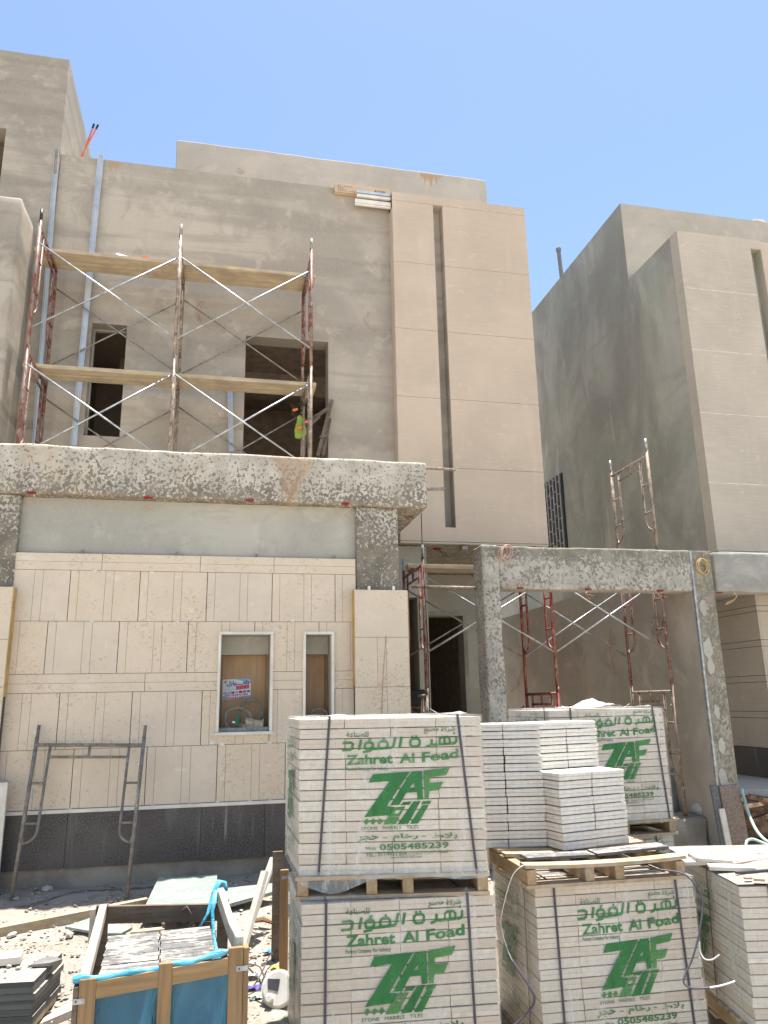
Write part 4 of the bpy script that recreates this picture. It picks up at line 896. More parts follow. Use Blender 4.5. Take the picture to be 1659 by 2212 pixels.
# -- single frame leaning on the limestone wall
T1 = at(69,1600,Y=7.87); T2 = at(308,1600,Y=7.87)
F1 = gnd(24,1945); F2 = gnd(274,1940); wdl = (F2-F1).length
lf = thing('leaning_scaffold', tuple(F1), 'single cement caked scaffold frame leaning on the limestone wall above the black plinth', 'scaffold frame')
m, pn = frame_mesh(1.17, 1.66, inset=.155, pin=.13, jy=.52)
top0 = at(69,1592,Y=7.86); yax = (F2-F1).normalized(); zax = (top0-F1).normalized(); zax = (zax-yax*zax.dot(yax)).normalized(); xax = yax.cross(zax)
Mx = Matrix((xax, yax, zax)).transposed().to_4x4(); Mx.translation = F1
k_ = wdl/1.17; Sx = Matrix.Diagonal((1, k_, (top0-F1).length/1.66, 1))
fo = m.xf(Mx @ Sx).build('frame', M_['greyframe'], lf, smooth=True); pn.xf(Mx @ Sx).build('coupling_pin', M_['greyframe'], fo, smooth=True)

# ================================================================= lettering
AR = {'sharika':'\ufe94\ufedb\ufead\ufeb7', 'masna':'\ufecA\ufee8\ufebC\ufee3', 'sinaa':'\ufe94\ufecB\ufe8E\ufee8\ufebC\ufee0\ufedF', 'zahra':'\ufe93\ufeae\ufeeb\ufeaf', 'foad':'\ufea9\ufe8d\ufe86\ufed4\ufedf\ufe8d',
      'balat':'\ufec1\ufefc\ufe91', 'rukham':'\ufee1\ufe8e\ufea7\ufead', 'hajar':'\ufeae\ufea0\ufea3', 'mamlaka':'\ufe94\ufedc\ufee0\ufee4\ufee4\ufedf\ufe8d', 'arab':'\ufe94\ufef4\ufe91\ufeae\ufecc\ufedf\ufe8d', 'saud':'\ufe94\ufef3\ufea9\ufeee\ufecc\ufeb4\ufedf\ufe8d'}
AR['sharika'] = '\ufe94\ufedb\ufeae\ufeb7'
def text_geo(body, bold=0):
    c = bpy.data.curves.new('t', 'FONT'); c.body = body; c.size = 1; c.resolution_u = 2; c.offset = bold; c.fill_mode = 'FRONT'
    o = bpy.data.objects.new('t', c); COL.objects.link(o)
    dg = bpy.context.evaluated_depsgraph_get(); dg.update(); ev = o.evaluated_get(dg); me = ev.to_mesh()
    vs = [v.co.copy() for v in me.vertices]; fs = [tuple(p.vertices) for p in me.polygons]; ev.to_mesh_clear()
    bpy.data.objects.remove(o); bpy.data.curves.remove(c); return vs, fs
_tc = {}
def fit_text(m, body, x0, x1, z0, z1, y, bold=0, skew=0):
    """lettering fitted to the box x0..x1 (left to right), z0 bottom, z1 top, lying in the plane y; skew raises the right end"""
    k = (body, bold)
    if k not in _tc: _tc[k] = text_geo(body, bold)
    vs, fs = _tc[k]
    a0, a1 = min(v.x for v in vs), max(v.x for v in vs); b0, b1 = min(v.y for v in vs), max(v.y for v in vs)
    out = []
    for v in vs:
        u = (v.x-a0)/(a1-a0); q = (v.y-b0)/(b1-b0); out.append((lerp(x0,x1,u), y, lerp(z0,z1,q)+skew*u))
    m._add(out, fs); return m
# printed film design, in the pixels of one sheet (x right, y down) -> unit face
def U(x): return (x-150)/1405.0
def Vv(y): return 1-(y-85)/1190.0
LOGO_DARK = [
 ([(710,528),(990,513),(810,773),(868,780),(835,840),(640,852),(835,582),(675,592)], None),
 ([(1003,513),(1083,510),(1085,727),(1043,729),(1042,671),(960,674),(905,764),(835,768)], [(1020,598),(984,638),(1023,636)]),
 ([(935,745),(1000,740),(978,766),(914,768)], None),
 ([(1012,742),(1068,738),(968,908),(888,911)], None),
 ([(1078,770),(1128,768),(1045,907),(982,909)], None), ([(1082,741),(1148,738),(1135,762),(1070,765)], None)]
LOGO_LIGHT = [
 ([(1095,508),(1297,487),(1268,545),(1143,560),(1138,605),(1240,597),(1208,660),(1135,665),(1128,725),(1095,727)], None),
 ([(858,783),(950,777),(906,850),(816,855)], [(878,805),(918,802),(896,831),(860,833)]),
 ([(812,860),(905,855),(876,908),(782,911)], None)]
for cx_ in (656, 706, 756): LOGO_LIGHT.append(([(cx_-24,887),(cx_+3,862),(cx_+24,884),(cx_-3,910)], None))
KUFI = [ # stroke points in sheet pixels, width, closed
 ([(1354,256),(1354,290),(1344,306),(1316,313)],19,0), ([(1334,230),(1346,230)],16,0),
 ([(1308,312),(1190,318)],18,0), ([(1226,312),(1226,276),(1240,260),(1290,258),(1304,272),(1304,308)],17,0), ([(1264,262),(1264,308)],17,0),
 ([(1166,272),(1164,306),(1150,324),(1122,331)],19,0), ([(1190,318),(1166,316)],18,0),
 ([(1000,282),(1016,268),(1058,266),(1072,280),(1072,312),(1058,326),(1014,328),(1000,314)],19,1), ([(1010,250),(1024,250)],14,0), ([(1040,248),(1054,248)],14,0),
 ([(934,252),(918,328)],21,0), ([(886,252),(868,326),(850,334),(742,340)],20,0),
 ([(758,296),(772,284),(812,282),(826,296),(826,322),(812,336),(768,338),(756,322)],19,1), ([(790,262),(804,262)],16,0),
 ([(742,340),(700,344)],19,0), ([(652,304),(664,292),(700,290),(714,304),(710,326),(698,338),(660,340),(650,326)],19,1), ([(708,326),(690,356),(636,364)],18,0), ([(704,258),(682,262),(690,272),(676,278)],9,0),
 ([(622,268),(606,344)],21,0), ([(484,290),(544,288),(560,300),(552,336),(536,344),(478,346)],19,0)]
def stroke(m, pts, wd, closed, y):
    P_ = [Vector((x, z, 0)) for x, z in pts]; n = len(P_); L_, R2 = [], []
    for i, q in enumerate(P_):
        a = P_[(i-1) % n] if (closed or i > 0) else None; b_ = P_[(i+1) % n] if (closed or i < n-1) else None
        d1 = (q-a).normalized() if a is not None else None; d2 = (b_-q).normalized() if b_ is not None else None
        if d1 is None: d1 = d2
        if d2 is None: d2 = d1
        n1, n2 = Vector((-d1.y, d1.x, 0)), Vector((-d2.y, d2.x, 0)); nn = (n1+n2); nn.normalize(); k = wd/2/max(.5, nn.dot(n1))
        e = Vector((0,0,0))
        if not closed and i == 0: e = -d2*wd*.1
        if not closed and i == n-1: e = d1*wd*.1
        L_.append(q+nn*k+e); R2.append(q-nn*k+e)
    vs = []
    for a, b_ in zip(L_, R2): vs += [(a.x, y, a.y), (b_.x, y, b_.y)]
    fs = [(2*i, 2*i+1, 2*((i+1) % n)+1, 2*((i+1) % n)) for i in range(n if closed else n-1)]
    m._add(vs, fs)
def _kufi(m, pts, wd, closed, w_, h_, y):
    q = MB(); stroke(q, pts, wd, closed, y)
    m._add([(U(v.x)*w_, y, Vv(v.z)*h_) for v in q.v], q.f)
def print_meshes(w_, h_):
    Y0 = -.0016
    def tx(m, body, x0, x1, y0, y1, bold=.012, sk=0): fit_text(m, body, U(x0)*w_, U(x1)*w_, Vv(y1)*h_, Vv(y0)*h_, Y0, bold, sk*h_/1190)
    def P(m, L):
        for pts, hole in L:
            q = [(U(x)*w_, Vv(y)*h_) for x, y in pts]; hs = ([(U(x)*w_, Vv(y)*h_) for x, y in hole],) if hole else ()
            m.poly(q, Y0, Y0+.0004, hs)
    name = MB()
    for i_, (pts, wd_, cl_) in enumerate([([(x, y-9) for x, y in q], w2_, c2_) for q, w2_, c2_ in KUFI]): _kufi(name, pts, wd_, cl_, w_, h_, Y0-.00003*i_)
    tx(name, 'Zahret', 508, 862, 376, 455, .035, 6); tx(name, 'Al', 912, 1030, 372, 448, .035, 4); tx(name, 'Foad', 1085, 1368, 366, 444, .035, 26)
    small = MB(); tx(small, AR['sharika'], 1238, 1350, 172, 216, .012, 6); tx(small, AR['masna'], 1108, 1220, 178, 222, .012, 6); tx(small, AR['sinaa'], 510, 680, 192, 236)
    tx(small, 'Factory Company For Industry', 508, 830, 470, 504, .012); tx(small, 'STONE   MARBLE   TILES', 615, 1045, 926, 950, 0, 6)
    tx(small, 'Mob', 650, 722, 1074, 1098, 0); tx(small, 'TEL.: 011/4953 604 -', 648, 975, 1118, 1146, .008, 6)
    tx(small, AR['mamlaka'], 1170, 1258, 1106, 1132, 0); tx(small, AR['arab'], 1082, 1160, 1108, 1136, 0); tx(small, AR['saud'], 985, 1072, 1112, 1140, 0); tx(small, 'www.ZALFOAD.com', 830, 1068, 1144, 1164, 0, 4)
    num = MB(); tx(num, '0505485239', 750, 1268, 1055, 1102, .028, 8); tx(num, AR['balat'], 1145, 1335, 980, 1030, .02); tx(num, '-', 1068, 1100, 1000, 1006, .02); tx(num, AR['rukham'], 850, 1040, 978, 1034, .02); tx(num, '-', 775, 810, 1006, 1012, .02); tx(num, AR['hajar'], 585, 742, 990, 1042, .02)
    lg = MB(); P(lg, LOGO_DARK); ll = MB(); P(ll, LOGO_LIGHT)
    return name, small, num, lg, ll

# ================================================================= pallets and film-wrapped tile bundles
def axes(fl, fr):
    fl = Vector((fl[0], fl[1], 0)); fr = Vector((fr[0], fr[1], 0)); d = fr-fl; return d.length, math.atan2(d.y, d.x)
def pallet(fl, z, rz, wd, dp, label, h=.12, sag=0, boards=None, mats=('timber_y','timber_x'), name='pallet', grp='wooden pallets under the tiles', rough_=False):
    o = thing(name, (fl[0], fl[1], z), label, 'pallet', grp, rz); ORG[o.name] = Vector((0,0,0))
    for u in (.0, .36, .55, .945):
        MB().box(u*wd, u*wd+.055*wd/1.06+.005, .005, dp, .019, h-.02).build('stringer', M_[mats[0]], o, bevel=.003)
    def brd(y0, y1, z0, z1, curve, nm, mat, x0=-.01, x1=None):
        m = MB(); x1 = wd+.01 if x1 is None else x1; n = 10 if curve else 1
        for i in range(n):
            a, b_ = lerp(x0,x1,i/n), lerp(x0,x1,(i+1)/n)
            f = lambda q: curve*((2*(q-x0)/(x1-x0)-1)**2-.35)
            m._add([(a,y0,z0+f(a)),(b_,y0,z0+f(b_)),(b_,y1,z0+f(b_)),(a,y1,z0+f(a)),(a,y0,z1+f(a)),(b_,y0,z1+f(b_)),(b_,y1,z1+f(b_)),(a,y1,z1+f(a))],
                [(0,3,2,1),(4,5,6,7),(0,1,5,4),(2,3,7,6)]+([(3,0,4,7)] if i == 0 else [])+([(1,2,6,5)] if i == n-1 else []))
        return m.build(nm, M_[mat], o)
    brd(-.002, .10, 0, .0185, 0, 'bottom_board', mats[1]); brd(dp*.45, dp*.45+.1, 0, .0185, 0, 'bottom_board', mats[1]); brd(dp-.1, dp, 0, .0185, 0, 'bottom_board', mats[1])
    if boards is None: boards = [(-.004,.11,mats[1]),(.17,.28,mats[1]),(.34,.45,mats[1]),(dp-.29,dp-.18,mats[1]),(dp-.11,dp,mats[1])]
    for bd in boards: brd(bd[0], bd[1], h-.0195, h+(.0 if len(bd) < 4 else bd[3]), sag, 'deck_board', bd[2], *(bd[4:6] if len(bd) > 4 else ()))
    return o
BW, BD, BH = 1.06, .80, .855
def tile_mesh(wd, dp, h, rows, cols, seed):
    rr = random.Random(seed); m = MB(); ch = h/rows
    for r in range(rows):
        zb_ = r*ch; rowt = rr.random()*.55; off = rr.uniform(-.004,.004); bulge = .004*math.sin(r*.7+seed)
        for c in range(cols):
            for d in range(3):
                if d == 1 and 0 < c < cols-1 and r < rows-1: continue
                x0, x1 = c*wd/cols+.0016, (c+1)*wd/cols-.0016; y0, y1 = d*dp/3+.001, (d+1)*dp/3-.001
                jx, jy = rr.uniform(-.0022,.0022)+off, rr.uniform(-.003,.003)
                g_ = .0062; zz = zb_+rr.uniform(0,.0015); tn = min(1, max(0, rowt+rr.uniform(-.3,.5)))
                hm = (ch-g_)/2
                m.box(x0+jx, x1+jx, y0+jy+bulge, y1+jy, zz, zz+hm-.0007, tn); m.box(x0+jx*.6, x1+jx*.6, y0+jy*.5+bulge+rr.uniform(-.001,.001), y1+jy*.5, zz+hm, zz+2*hm, min(1,max(0,tn+rr.uniform(-.15,.15))))
    return m
def film_mesh(wd, dp, h, seed, front=True, top=True):
    m = MB(); off = Vector((seed*3.7, 0, 0)); e = .003 if front else .006
    def sheet(o, ux, uz, nrm, nu, nv, k):
        vs = []; fs = []
        for j in range(nv+1):
            for i in range(nu+1):
                p = Vector(o)+Vector(ux)*(i/nu)+Vector(uz)*(j/nv)
                n_ = mnoise.noise(p*Vector((6,6,2.2)).x*.9+off)*.6+mnoise.noise(Vector((p.x*16,p.y*16,p.z*4))+off)*.4
                edge = min(1, 6*min(i/nu, 1-i/nu)+.2)*min(1, 6*min(j/nv, 1-j/nv)+.2)
                vs.append(p+Vector(nrm)*(.001+k*abs(n_)*edge))
        for j in range(nv):
            for i in range(nu): a = j*(nu+1)+i; fs.append((a, a+1, a+nu+2, a+nu+1))
        m._add(vs, fs)
    if front: sheet((-e,-e,-.03), (wd+2*e,0,0), (0,0,h+.03+e), (0,-1,0), 44, 40, .003)
    else:
        sheet((-e,dp+e,-.02), (0,-dp-2*e,0), (0,0,h+.02+e), (-1,0,0), 26, 30, .012); sheet((wd+e,-e,-.02), (0,dp+2*e,0), (0,0,h+.02+e), (1,0,0), 18, 24, .010); sheet((wd+e,dp+e,-.02), (-wd-2*e,0,0), (0,0,h+.02+e), (0,1,0), 18, 18, .010)
        if top: sheet((-e,-e,h+e), (wd+2*e,0,0), (0,dp+2*e,0), (0,0,1), 40, 26, .012)
    return m
def strap_mesh(x, wd, dp, h, lean, w_=.014):
    m = MB(); t_ = .0012; o = -.0085
    m.beam((x,o,h+.012), (x+lean,o,-.01), w_, t_, (0,-1,0)); m.beam((x,o,h+.014), (x,dp+.014,h+.014), w_, t_, (0,0,1)); m.beam((x,dp+.013,h+.013), (x,dp+.013,-.01), w_, t_, (0,1,0)); return m
def strap_side(y, wd, h, lean):
    m = MB(); o = -.020; m.beam((o,y,h+.02), (o,y+lean,-.01), .014, .0012, (-1,0,0)); m.beam((o,y,h+.021), (wd+.02,y,h+.021), .014, .0012, (0,0,1)); return m
PRN = None
LEAN = []
def bundle(fl, z, rz, wd, dp, h, rows, seed, label, side_print=True, straps=((.155,-.05),(.845,.04)), side_strap=None, front_print=True, shift=(0,0), sprint=(.06,.9), lean=0):
    global PRN
    o = thing('tile_bundle', (fl[0], fl[1], z), label, 'tile bundle', 'film wrapped tile bundles', rz); ORG[o.name] = Vector((0,0,0))
    tile_mesh(wd, dp, h, rows, 4, seed).build('tile_layers', M_['tile'], o)
    film_mesh(wd, dp, h, seed, True).build('front_film', M_['film'], o, smooth=True); film_mesh(wd, dp, h, seed+9, False, front_print).build('wrap_film', M_['film_side'], o, smooth=True)
    for u, ln in straps: strap_mesh(u*wd, wd, dp, h, ln).build('strap', M_['strap'], o)
    if side_strap: strap_side(side_strap[0]*dp, wd, h, side_strap[1]).build('strap', M_['strap'], o)
    if PRN is None: PRN = print_meshes(BW, BH)
    nm = ('company_name','small_print','phone_number','emblem','pale_emblem'); mt = ('ink','inksmall','ink','ink','inklight')
    if front_print:
        first = None
        for q, n_, t_ in zip(PRN, nm, mt):
            m = MB(); m.v = [Vector((p.x*wd/BW+shift[0], p.y-.0058, p.z*h/BH+shift[1])) for p in q.v]; m.f = q.f; m.t = q.t; m.build(n_, M_[t_], o)
    if side_print:
        a, b_ = sprint
        for q, n_ in zip(PRN, nm):
            m = MB(); m.v = [Vector((-.0195+p.y, dp*b_-(p.x/BW)*dp*(b_-a), p.z*h/BH+shift[1])) for p in q.v]; m.f = q.f; m.t = q.t; m.build(n_, M_['inkside'], o)
    if lean: LEAN.append((o, lean))
    # crumpled film flap on the top edge
    m = MB(); rr = random.Random(seed)
    for k in range(3):
        x = rr.uniform(.1, .9)*wd; n = 7
        vs = []
        for j in range(3):
            for i in range(n): vs.append(Vector((x+(i-3)*.022+rr.uniform(-.006,.006), .02+j*.02+rr.uniform(-.01,.01), h+.013+(j == 1)*rr.uniform(.006,.02)*(1-abs(i-3)/4)+rr.uniform(0,.003))))
        m._add(vs, [(j*n+i, j*n+i+1, (j+1)*n+i+1, (j+1)*n+i) for j in range(2) for i in range(n-1)])
    m.build('film_fold', M_['film_side'], o, smooth=True)
    return o
ZP, ZT = .68, .80                              # top of the lower bundles, top of the pallets on them
LH = .875
# A on B: two high, nearest
Afl, Afr = (.49,4.66), (1.545,4.448); Aw, Ar = axes(Afl, Afr)
Bfl, Bfr = (.495,4.55), (1.575,4.456); Bw, Br = axes(Bfl, Bfr)
pallet((Bfl[0],Bfl[1]+.01), ZP-LH-.12, Br, Bw, BD, 'pallet hidden below the lower bundle of the two high stack')
bundle(Bfl, ZP-LH, Br, Bw, BD, LH, 16, 2, 'lower film wrapped tile bundle of the two high stack beside the blue lined crate', lean=.075, shift=(-.035,.045), straps=((.125,-.01),(.855,.02)))
pallet((Afl[0]-.01,Afl[1]-.03), ZP, Ar+.03, Aw, BD, 'pallet sandwiched between the two printed bundles of the two high stack')
Ab = bundle((Afl[0],Afl[1]), ZT, Ar, Aw, BD-.08, BH, 15, 1, 'upper film wrapped tile bundle of the two high stack, topping the pallet', straps=((.165,-.065),(.868,.075)), lean=.21)
m = MB(); pts = [(-.012,-.013,.02),(.25,-.016,.0),(.55,-.016,-.035),(.8,-.016,-.02),(Aw+.01,-.015,.01)]; n = 24
vs = []
for i in range(n+1):
    u = i/n; zl_ = -.012-.075*math.exp(-((u-.18)/.16)**2)-.02*math.sin(u*9)*u
    vs += [Vector((u*Aw, -.016, .02)), Vector((u*Aw, -.030-.01*math.sin(u*17), zl_))]
m._add(vs, [(2*i, 2*i+1, 2*i+3, 2*i+2) for i in range(n)]); m.build('film_skirt', M_['film_side'], Ab, smooth=True)
# C with G and the loose stack on it
Cfl, Cfr = (1.855,4.545), (2.86,4.50); Cw, Cr = axes(Cfl, Cfr)
pallet((Cfl[0],Cfl[1]+.01), ZP-LH-.12, Cr, Cw, BD, 'pallet hidden below the bundle that carries the opened pallet')
bundle(Cfl, ZP-LH, Cr, Cw, BD, LH, 16, 3, 'film wrapped tile bundle below the opened pallet of loose tiles', side_strap=(.16,.03), straps=((.115,.015),(.88,.035)), shift=(.015,.0), sprint=(.22,1.1))
Gfl, Gfr = (1.80,4.50), (2.80,4.47); Gw, Gr = axes(Gfl, Gfr)
dpG = 1.0
pallet(Gfl, ZP, Gr, Gw, dpG, 'weathered opened pallet with sagging boards carrying the loose tiles', sag=.014, boards=[(-.004,.095,'timber_x'),(.35,.43,'timber_x'),(.50,.60,'timber_x'),(.62,.98,'timber_x')])
# grey stone strips lying on it
def strip(x0, x1, y0, y1, z, dz, label):
    m = MB(); m.obox(((x0+x1)/2,(y0+y1)/2,z+.008), ((x1-x0)/2,0,dz), (0,(y1-y0)/2,0), (0,0,.008)); o = m.build('stone_strip', M_['slab'], loc=((x0+x1)/2,(y0+y1)/2,z)); tag(o, label, 'stone strip', 'grey stone strips on the opened pallet')
strip(1.86, 2.30, 4.63, 4.76, ZT+.003, -.003, 'dusty grey stone strip on the opened pallet, the one nearer the two high stack'); strip(2.33, 2.82, 4.66, 4.80, ZT+.006, .008, 'dusty grey stone strip on the opened pallet, the one nearer the wide dusty bundle')
# loose tiles
ORD = ['lowest','second','third','fourth','fifth','sixth','seventh','eighth','ninth','tenth','eleventh','twelfth','thirteenth','fourteenth','topmost']
def tile_proto(wd, dp, h, seed=0):
    rr = random.Random(seed); m = MB(); h2_ = h/2
    def slab(z0, z1, sd):
        n = 14; per = []
        for (a, b_) in (((0,0),(wd,0)),((wd,0),(wd,dp)),((wd,dp),(0,dp)),((0,dp),(0,0))):
            for k in range(n):
                u = k/n; per.append(Vector((lerp(a[0],b_[0],u), lerp(a[1],b_[1],u), 0)))
        c = Vector((wd/2, dp/2, 0)); rings = []
        chip = [rr.randrange(len(per)) for _ in range(2)]
        for z, sh, sc_ in ((z0,.0022,.0016),(z0+(z1-z0)*.22,0,.0012),(z0+(z1-z0)*.78,0,.0012),(z1,.0022,.0018)):
            ring = []
            for k, q in enumerate(per):
                d = (c-q).normalized(); cut = sh+sc_*(mnoise.noise(Vector((q.x*55,q.y*55,z*90+seed*7+sd)))+.4)
                if k in chip and z == z1: cut += .007
                ring.append(Vector((q.x, q.y, z))+d*cut)
            rings.append(ring)
        L = len(per); vs = [q for r_ in rings for q in r_]; fs = []
        for r_ in range(3):
            for k in range(L): fs.append((r_*L+k, r_*L+(k+1)%L, (r_+1)*L+(k+1)%L, (r_+1)*L+k))
        fs += [tuple(range(L-1,-1,-1)), tuple(range(3*L,4*L))]; m._add(vs, fs)
    slab(0, h2_-.0006, 1); slab(h2_+.0006, h, 2)
    return m
tm = []; CH = .0525
def loose_col(p, rz, n, wd, dp, where, seed, top_cut=0):
    rr = random.Random(seed)
    for k in range(n):
        if len(tm) < 6:
            o = tile_proto(.268, .268, CH-.0068, len(tm)).build('paving_tile', M_['ltile'], loc=(0,0,0)); tm.append(o)
        else: o = tm[rr.randrange(6)].copy(); COL.objects.link(o)
        lean = k*.0004
        o.location = (p[0]+rr.uniform(-.0045,.0045), p[1]+rr.uniform(-.005,.005)+lean, ZT+.004+k*CH); o.rotation_euler = (0,0,rz+rr.uniform(-.008,.008)); o.scale = (wd/.268, dp/.268, 1)
        nm = 'topmost' if k == n-1 else ORD[k]
        tag(o, '%s pale paving tile in %s' % (nm, where), 'tile', 'loose paving tiles on the opened pallet')
rzL = R_(-10.5); rzR = R_(12.3)
eL = Vector((math.cos(rzL), math.sin(rzL), 0)); eR = Vector((math.cos(rzR), math.sin(rzR), 0)); nR = Vector((-math.sin(rzR), math.cos(rzR), 0))
LFR = Vector((2.165, 5.02, 0)); SFL = Vector((2.20, 4.86, 0))
loose_col(LFR-eL*.254, rzL, 15, .25, .25, 'the tall column meeting the stepped part', 1); loose_col(LFR-eL*.511, rzL, 15, .25, .25, 'the tall column half behind the two high stack', 2)
loose_col(SFL, rzR, 9, .266, .25, 'the low stepped column nearer the tall columns', 3); loose_col(SFL+eR*.272, rzR, 9, .266, .25, 'the low stepped column at the open end', 4)
TFL = SFL+nR*.256+eR*.012
loose_col(TFL, rzR, 15, .266, .25, 'the tall inner column behind the low step', 5); loose_col(TFL+eR*.272, rzR, 15, .266, .25, 'the tall end column behind the low step', 6)
for o, k_ in LEAN:                                # stacks built slightly out of square
    for ch in o.children:
        for v_ in ch.data.vertices: v_.co.x -= k_*max(0, v_.co.y)
# D on E, farther back
Dfr = Vector((3.60, 5.84)); rD = R_(2.0); Dw = 1.02
Dfl = Dfr-Vector((math.cos(rD), math.sin(rD)))*Dw
pallet((Dfl.x,Dfl.y+.01), ZP-LH-.12, rD, Dw, BD, 'pallet hidden below the farthest stack')
bundle((Dfl.x-.01,Dfl.y+.015), ZP-LH, rD, Dw, BD, LH, 16, 5, 'lower film wrapped tile bundle of the farthest stack, mostly hidden by loose tiles', shift=(.05,.055))
pallet((Dfl.x-.01,Dfl.y-.012), ZP, rD, Dw+.02, BD, 'pallet between the two bundles of the farthest stack')
Db = bundle((Dfl.x,Dfl.y), ZT, rD, Dw, BD, BH, 15, 4, 'upper film wrapped tile bundle of the farthest stack, white film puffed on top', straps=((.18,.01),(.905,.06)), side_strap=(.05,0), shift=(.05,.045), sprint=(.1,.95))
m = MB(); rr = random.Random(3); n = 14
vs = []
for j in range(9):
    for i in range(n+1):
        u, v = i/n, j/8; hgt = .085*math.exp(-((u-.45)/.22)**2-((v-.45)/.25)**2)+.03*math.exp(-((u-.75)/.2)**2)
        vs.append(Vector((.30+.45*u, .1+.4*v, BH+.012+hgt*(.75+.5*mnoise.noise(Vector((u*6,v*6,2))))+.006*mnoise.noise(Vector((u*20,v*20,0))))))
m._add(vs, [(j*(n+1)+i, j*(n+1)+i+1, (j+1)*(n+1)+i+1, (j+1)*(n+1)+i) for j in range(8) for i in range(n)]); m.build('film_puff', M_['film_white'], Db, smooth=True)
# H: wide dusty bundle at the edge of the picture
Hfl = Vector((2.97, 4.215)); rH = R_(-12.5); Hw = 1.12; HH = .735
pallet((Hfl.x-.01,Hfl.y+.012), ZP-HH-.12, rH, Hw, 1.12, 'pallet under the wide dusty bundle, its corner just showing')
Hb = bundle((Hfl.x,Hfl.y), ZP-HH, rH, Hw, 1.14, HH, 13, 7, 'wide film wrapped tile bundle with dusty top littered with tile scraps', straps=((.145,.055),(.86,.05)), side_strap=(.36,.06), front_print=False, sprint=(.25,.98), shift=(0,-.02))
m = MB(); nu, nv = 40, 36; vs = []
for j in range(nv+1):
    for i in range(nu+1):
        u, v = i/nu, j/nv; e = min(1, 8*min(u,1-u))*min(1, 8*min(v,1-v)+.15)
        vs.append(Vector((-.012+(Hw+.024)*u, -.012+1.16*v, HH+.012+e*(.020+.012*mnoise.noise(Vector((u*3,v*3,1)))+.008*mnoise.noise(Vector((u*9,v*9,4)))))))
m._add(vs, [(j*(nu+1)+i, j*(nu+1)+i+1, (j+1)*(nu+1)+i+1, (j+1)*(nu+1)+i) for j in range(nv) for i in range(nu)]); m.build('dust_layer', M_['dust'], Hb, smooth=True)
HT = ZP+.030
def scrap(px_, py_, hx, hy, th, rz, label, mat='cream', tilt=0, dz=0):
    p = at(px_, py_, Z=HT+dz); o = MB().obox((0,0,th/2), (hx,0,tilt*hx), (0,hy,0), (-tilt*th/2,0,th/2)); ob = o.build('tile_scrap', M_[mat], bevel=.002); ob.location = (p.x,p.y,HT+dz); ob.rotation_euler = (0,0,rz); tag(ob, label, 'tile scrap', 'tile scraps on the dusty bundle'); return ob
scrap(1499,1866,.075,.05,.022,-.2,'small half broken white tile scrap at the film edge of the dusty bundle'); scrap(1534,1858,.11,.085,.022,-.25,'biggest square tile scrap on the dusty bundle, propped on another',dz=.018,tilt=-.08); scrap(1580,1878,.13,.05,.022,-.45,'long cream tile scrap reaching out from under the square one')
scrap(1631,1885,.13,.01,.014,.0,'thin dark purple strip lying along the dusty bundle top','strap'); scrap(1625,1862,.17,.008,.012,.25,'slim pink brown strip lying across the dusty bundle top','coilpink'); scrap(1640,1903,.03,.014,.014,-.6,'little tan wood chip near the front of the dusty bundle','timber'); scrap(1616,1899,.022,.012,.012,-.3,'tiny tan shard beside the wood chip on the dusty bundle','timber')
for i in range(9): scrap(rnd.uniform(1540,1650), rnd.uniform(1842,1872), rnd.uniform(.01,.025), rnd.uniform(.008,.015), .01, rnd.uniform(0,3), 'crumb of pale stone in the dust on top of the wide bundle')
# loose straps
def dpt(x, y, Y): return at(x, y, Y=Y)
def ribbon_thing(pts, wd, mat, label, grp='cut plastic straps', up=(0,-1,0)):
    m = MB()
    pts = [Vector(p) for p in pts]; fine = []
    for i in range(len(pts)-1):
        p0, p1, p2, p3 = pts[max(0,i-1)], pts[i], pts[i+1], pts[min(len(pts)-1,i+2)]
        for k in range(6):
            t_ = k/6; fine.append(.5*((2*p1)+(-p0+p2)*t_+(2*p0-5*p1+4*p2-p3)*t_*t_+(-p0+3*p1-3*p2+p3)*t_**3))
    fine.append(pts[-1]); m.tube(fine, wd/2, 6, flat=.6); o = m.build('strap', M_[mat], loc=tuple(pts[0]), smooth=True); return tag(o, label, 'strap', grp)
h6 = lambda x, y: (1398.9+.19391*x, 1783+.19391*y)
ribbon_thing([dpt(*h6(x,y),Y=Y_) for x,y,Y_ in ((130,490,4.45),(360,525,4.40),(480,600,4.36),(590,760,4.33),(615,900,4.31),(575,1200,4.28),(500,1480,4.26),(430,1640,4.25),(400,1730,4.24),(430,1785,4.23),(520,1815,4.22),(690,1805,4.20))], .017, 'strap', 'long black strap looping down between the opened pallet bundle and the dusty bundle')
ribbon_thing([dpt(*h6(x,y),Y=Y_) for x,y,Y_ in ((690,1806,4.198),(830,1782,4.18),(975,1735,4.15))], .014, 'strap_pale', 'pale sunlit tail of strap sticking out in front of the dusty bundle')
ribbon_thing([dpt(*h6(x,y),Y=Y_) for x,y,Y_ in ((575,1300,4.27),(590,1420,4.26),(640,1490,4.24),(720,1495,4.22),(800,1440,4.20))], .008, 'strap_pale', 'short curled tan strap end between the opened pallet bundle and the dusty bundle')
g7 = lambda x, y: (1014.9+.3882*x, 1481.2+.3882*y)
ribbon_thing([dpt(*g7(x,y),Y=Y_) for x,y,Y_ in ((330,990,4.44),(280,1010,4.44),(230,1075,4.47),(180,1260,4.48),(175,1340,4.48),(200,1440,4.46),(235,1530,4.42))], .006, 'strap_pale', 'thin grey strap hanging down the narrow end of the bundle below the opened pallet')
ribbon_thing([dpt(*g7(x,y),Y=Y_) for x,y,Y_ in ((235,1525,4.42),(290,1610,4.38),(335,1680,4.36),(360,1730,4.35),(345,1790,4.35),(270,1870,4.36),(230,1900,4.36))], .018, 'strap', 'torn black strap dangling at the corner of the bundle below the opened pallet')

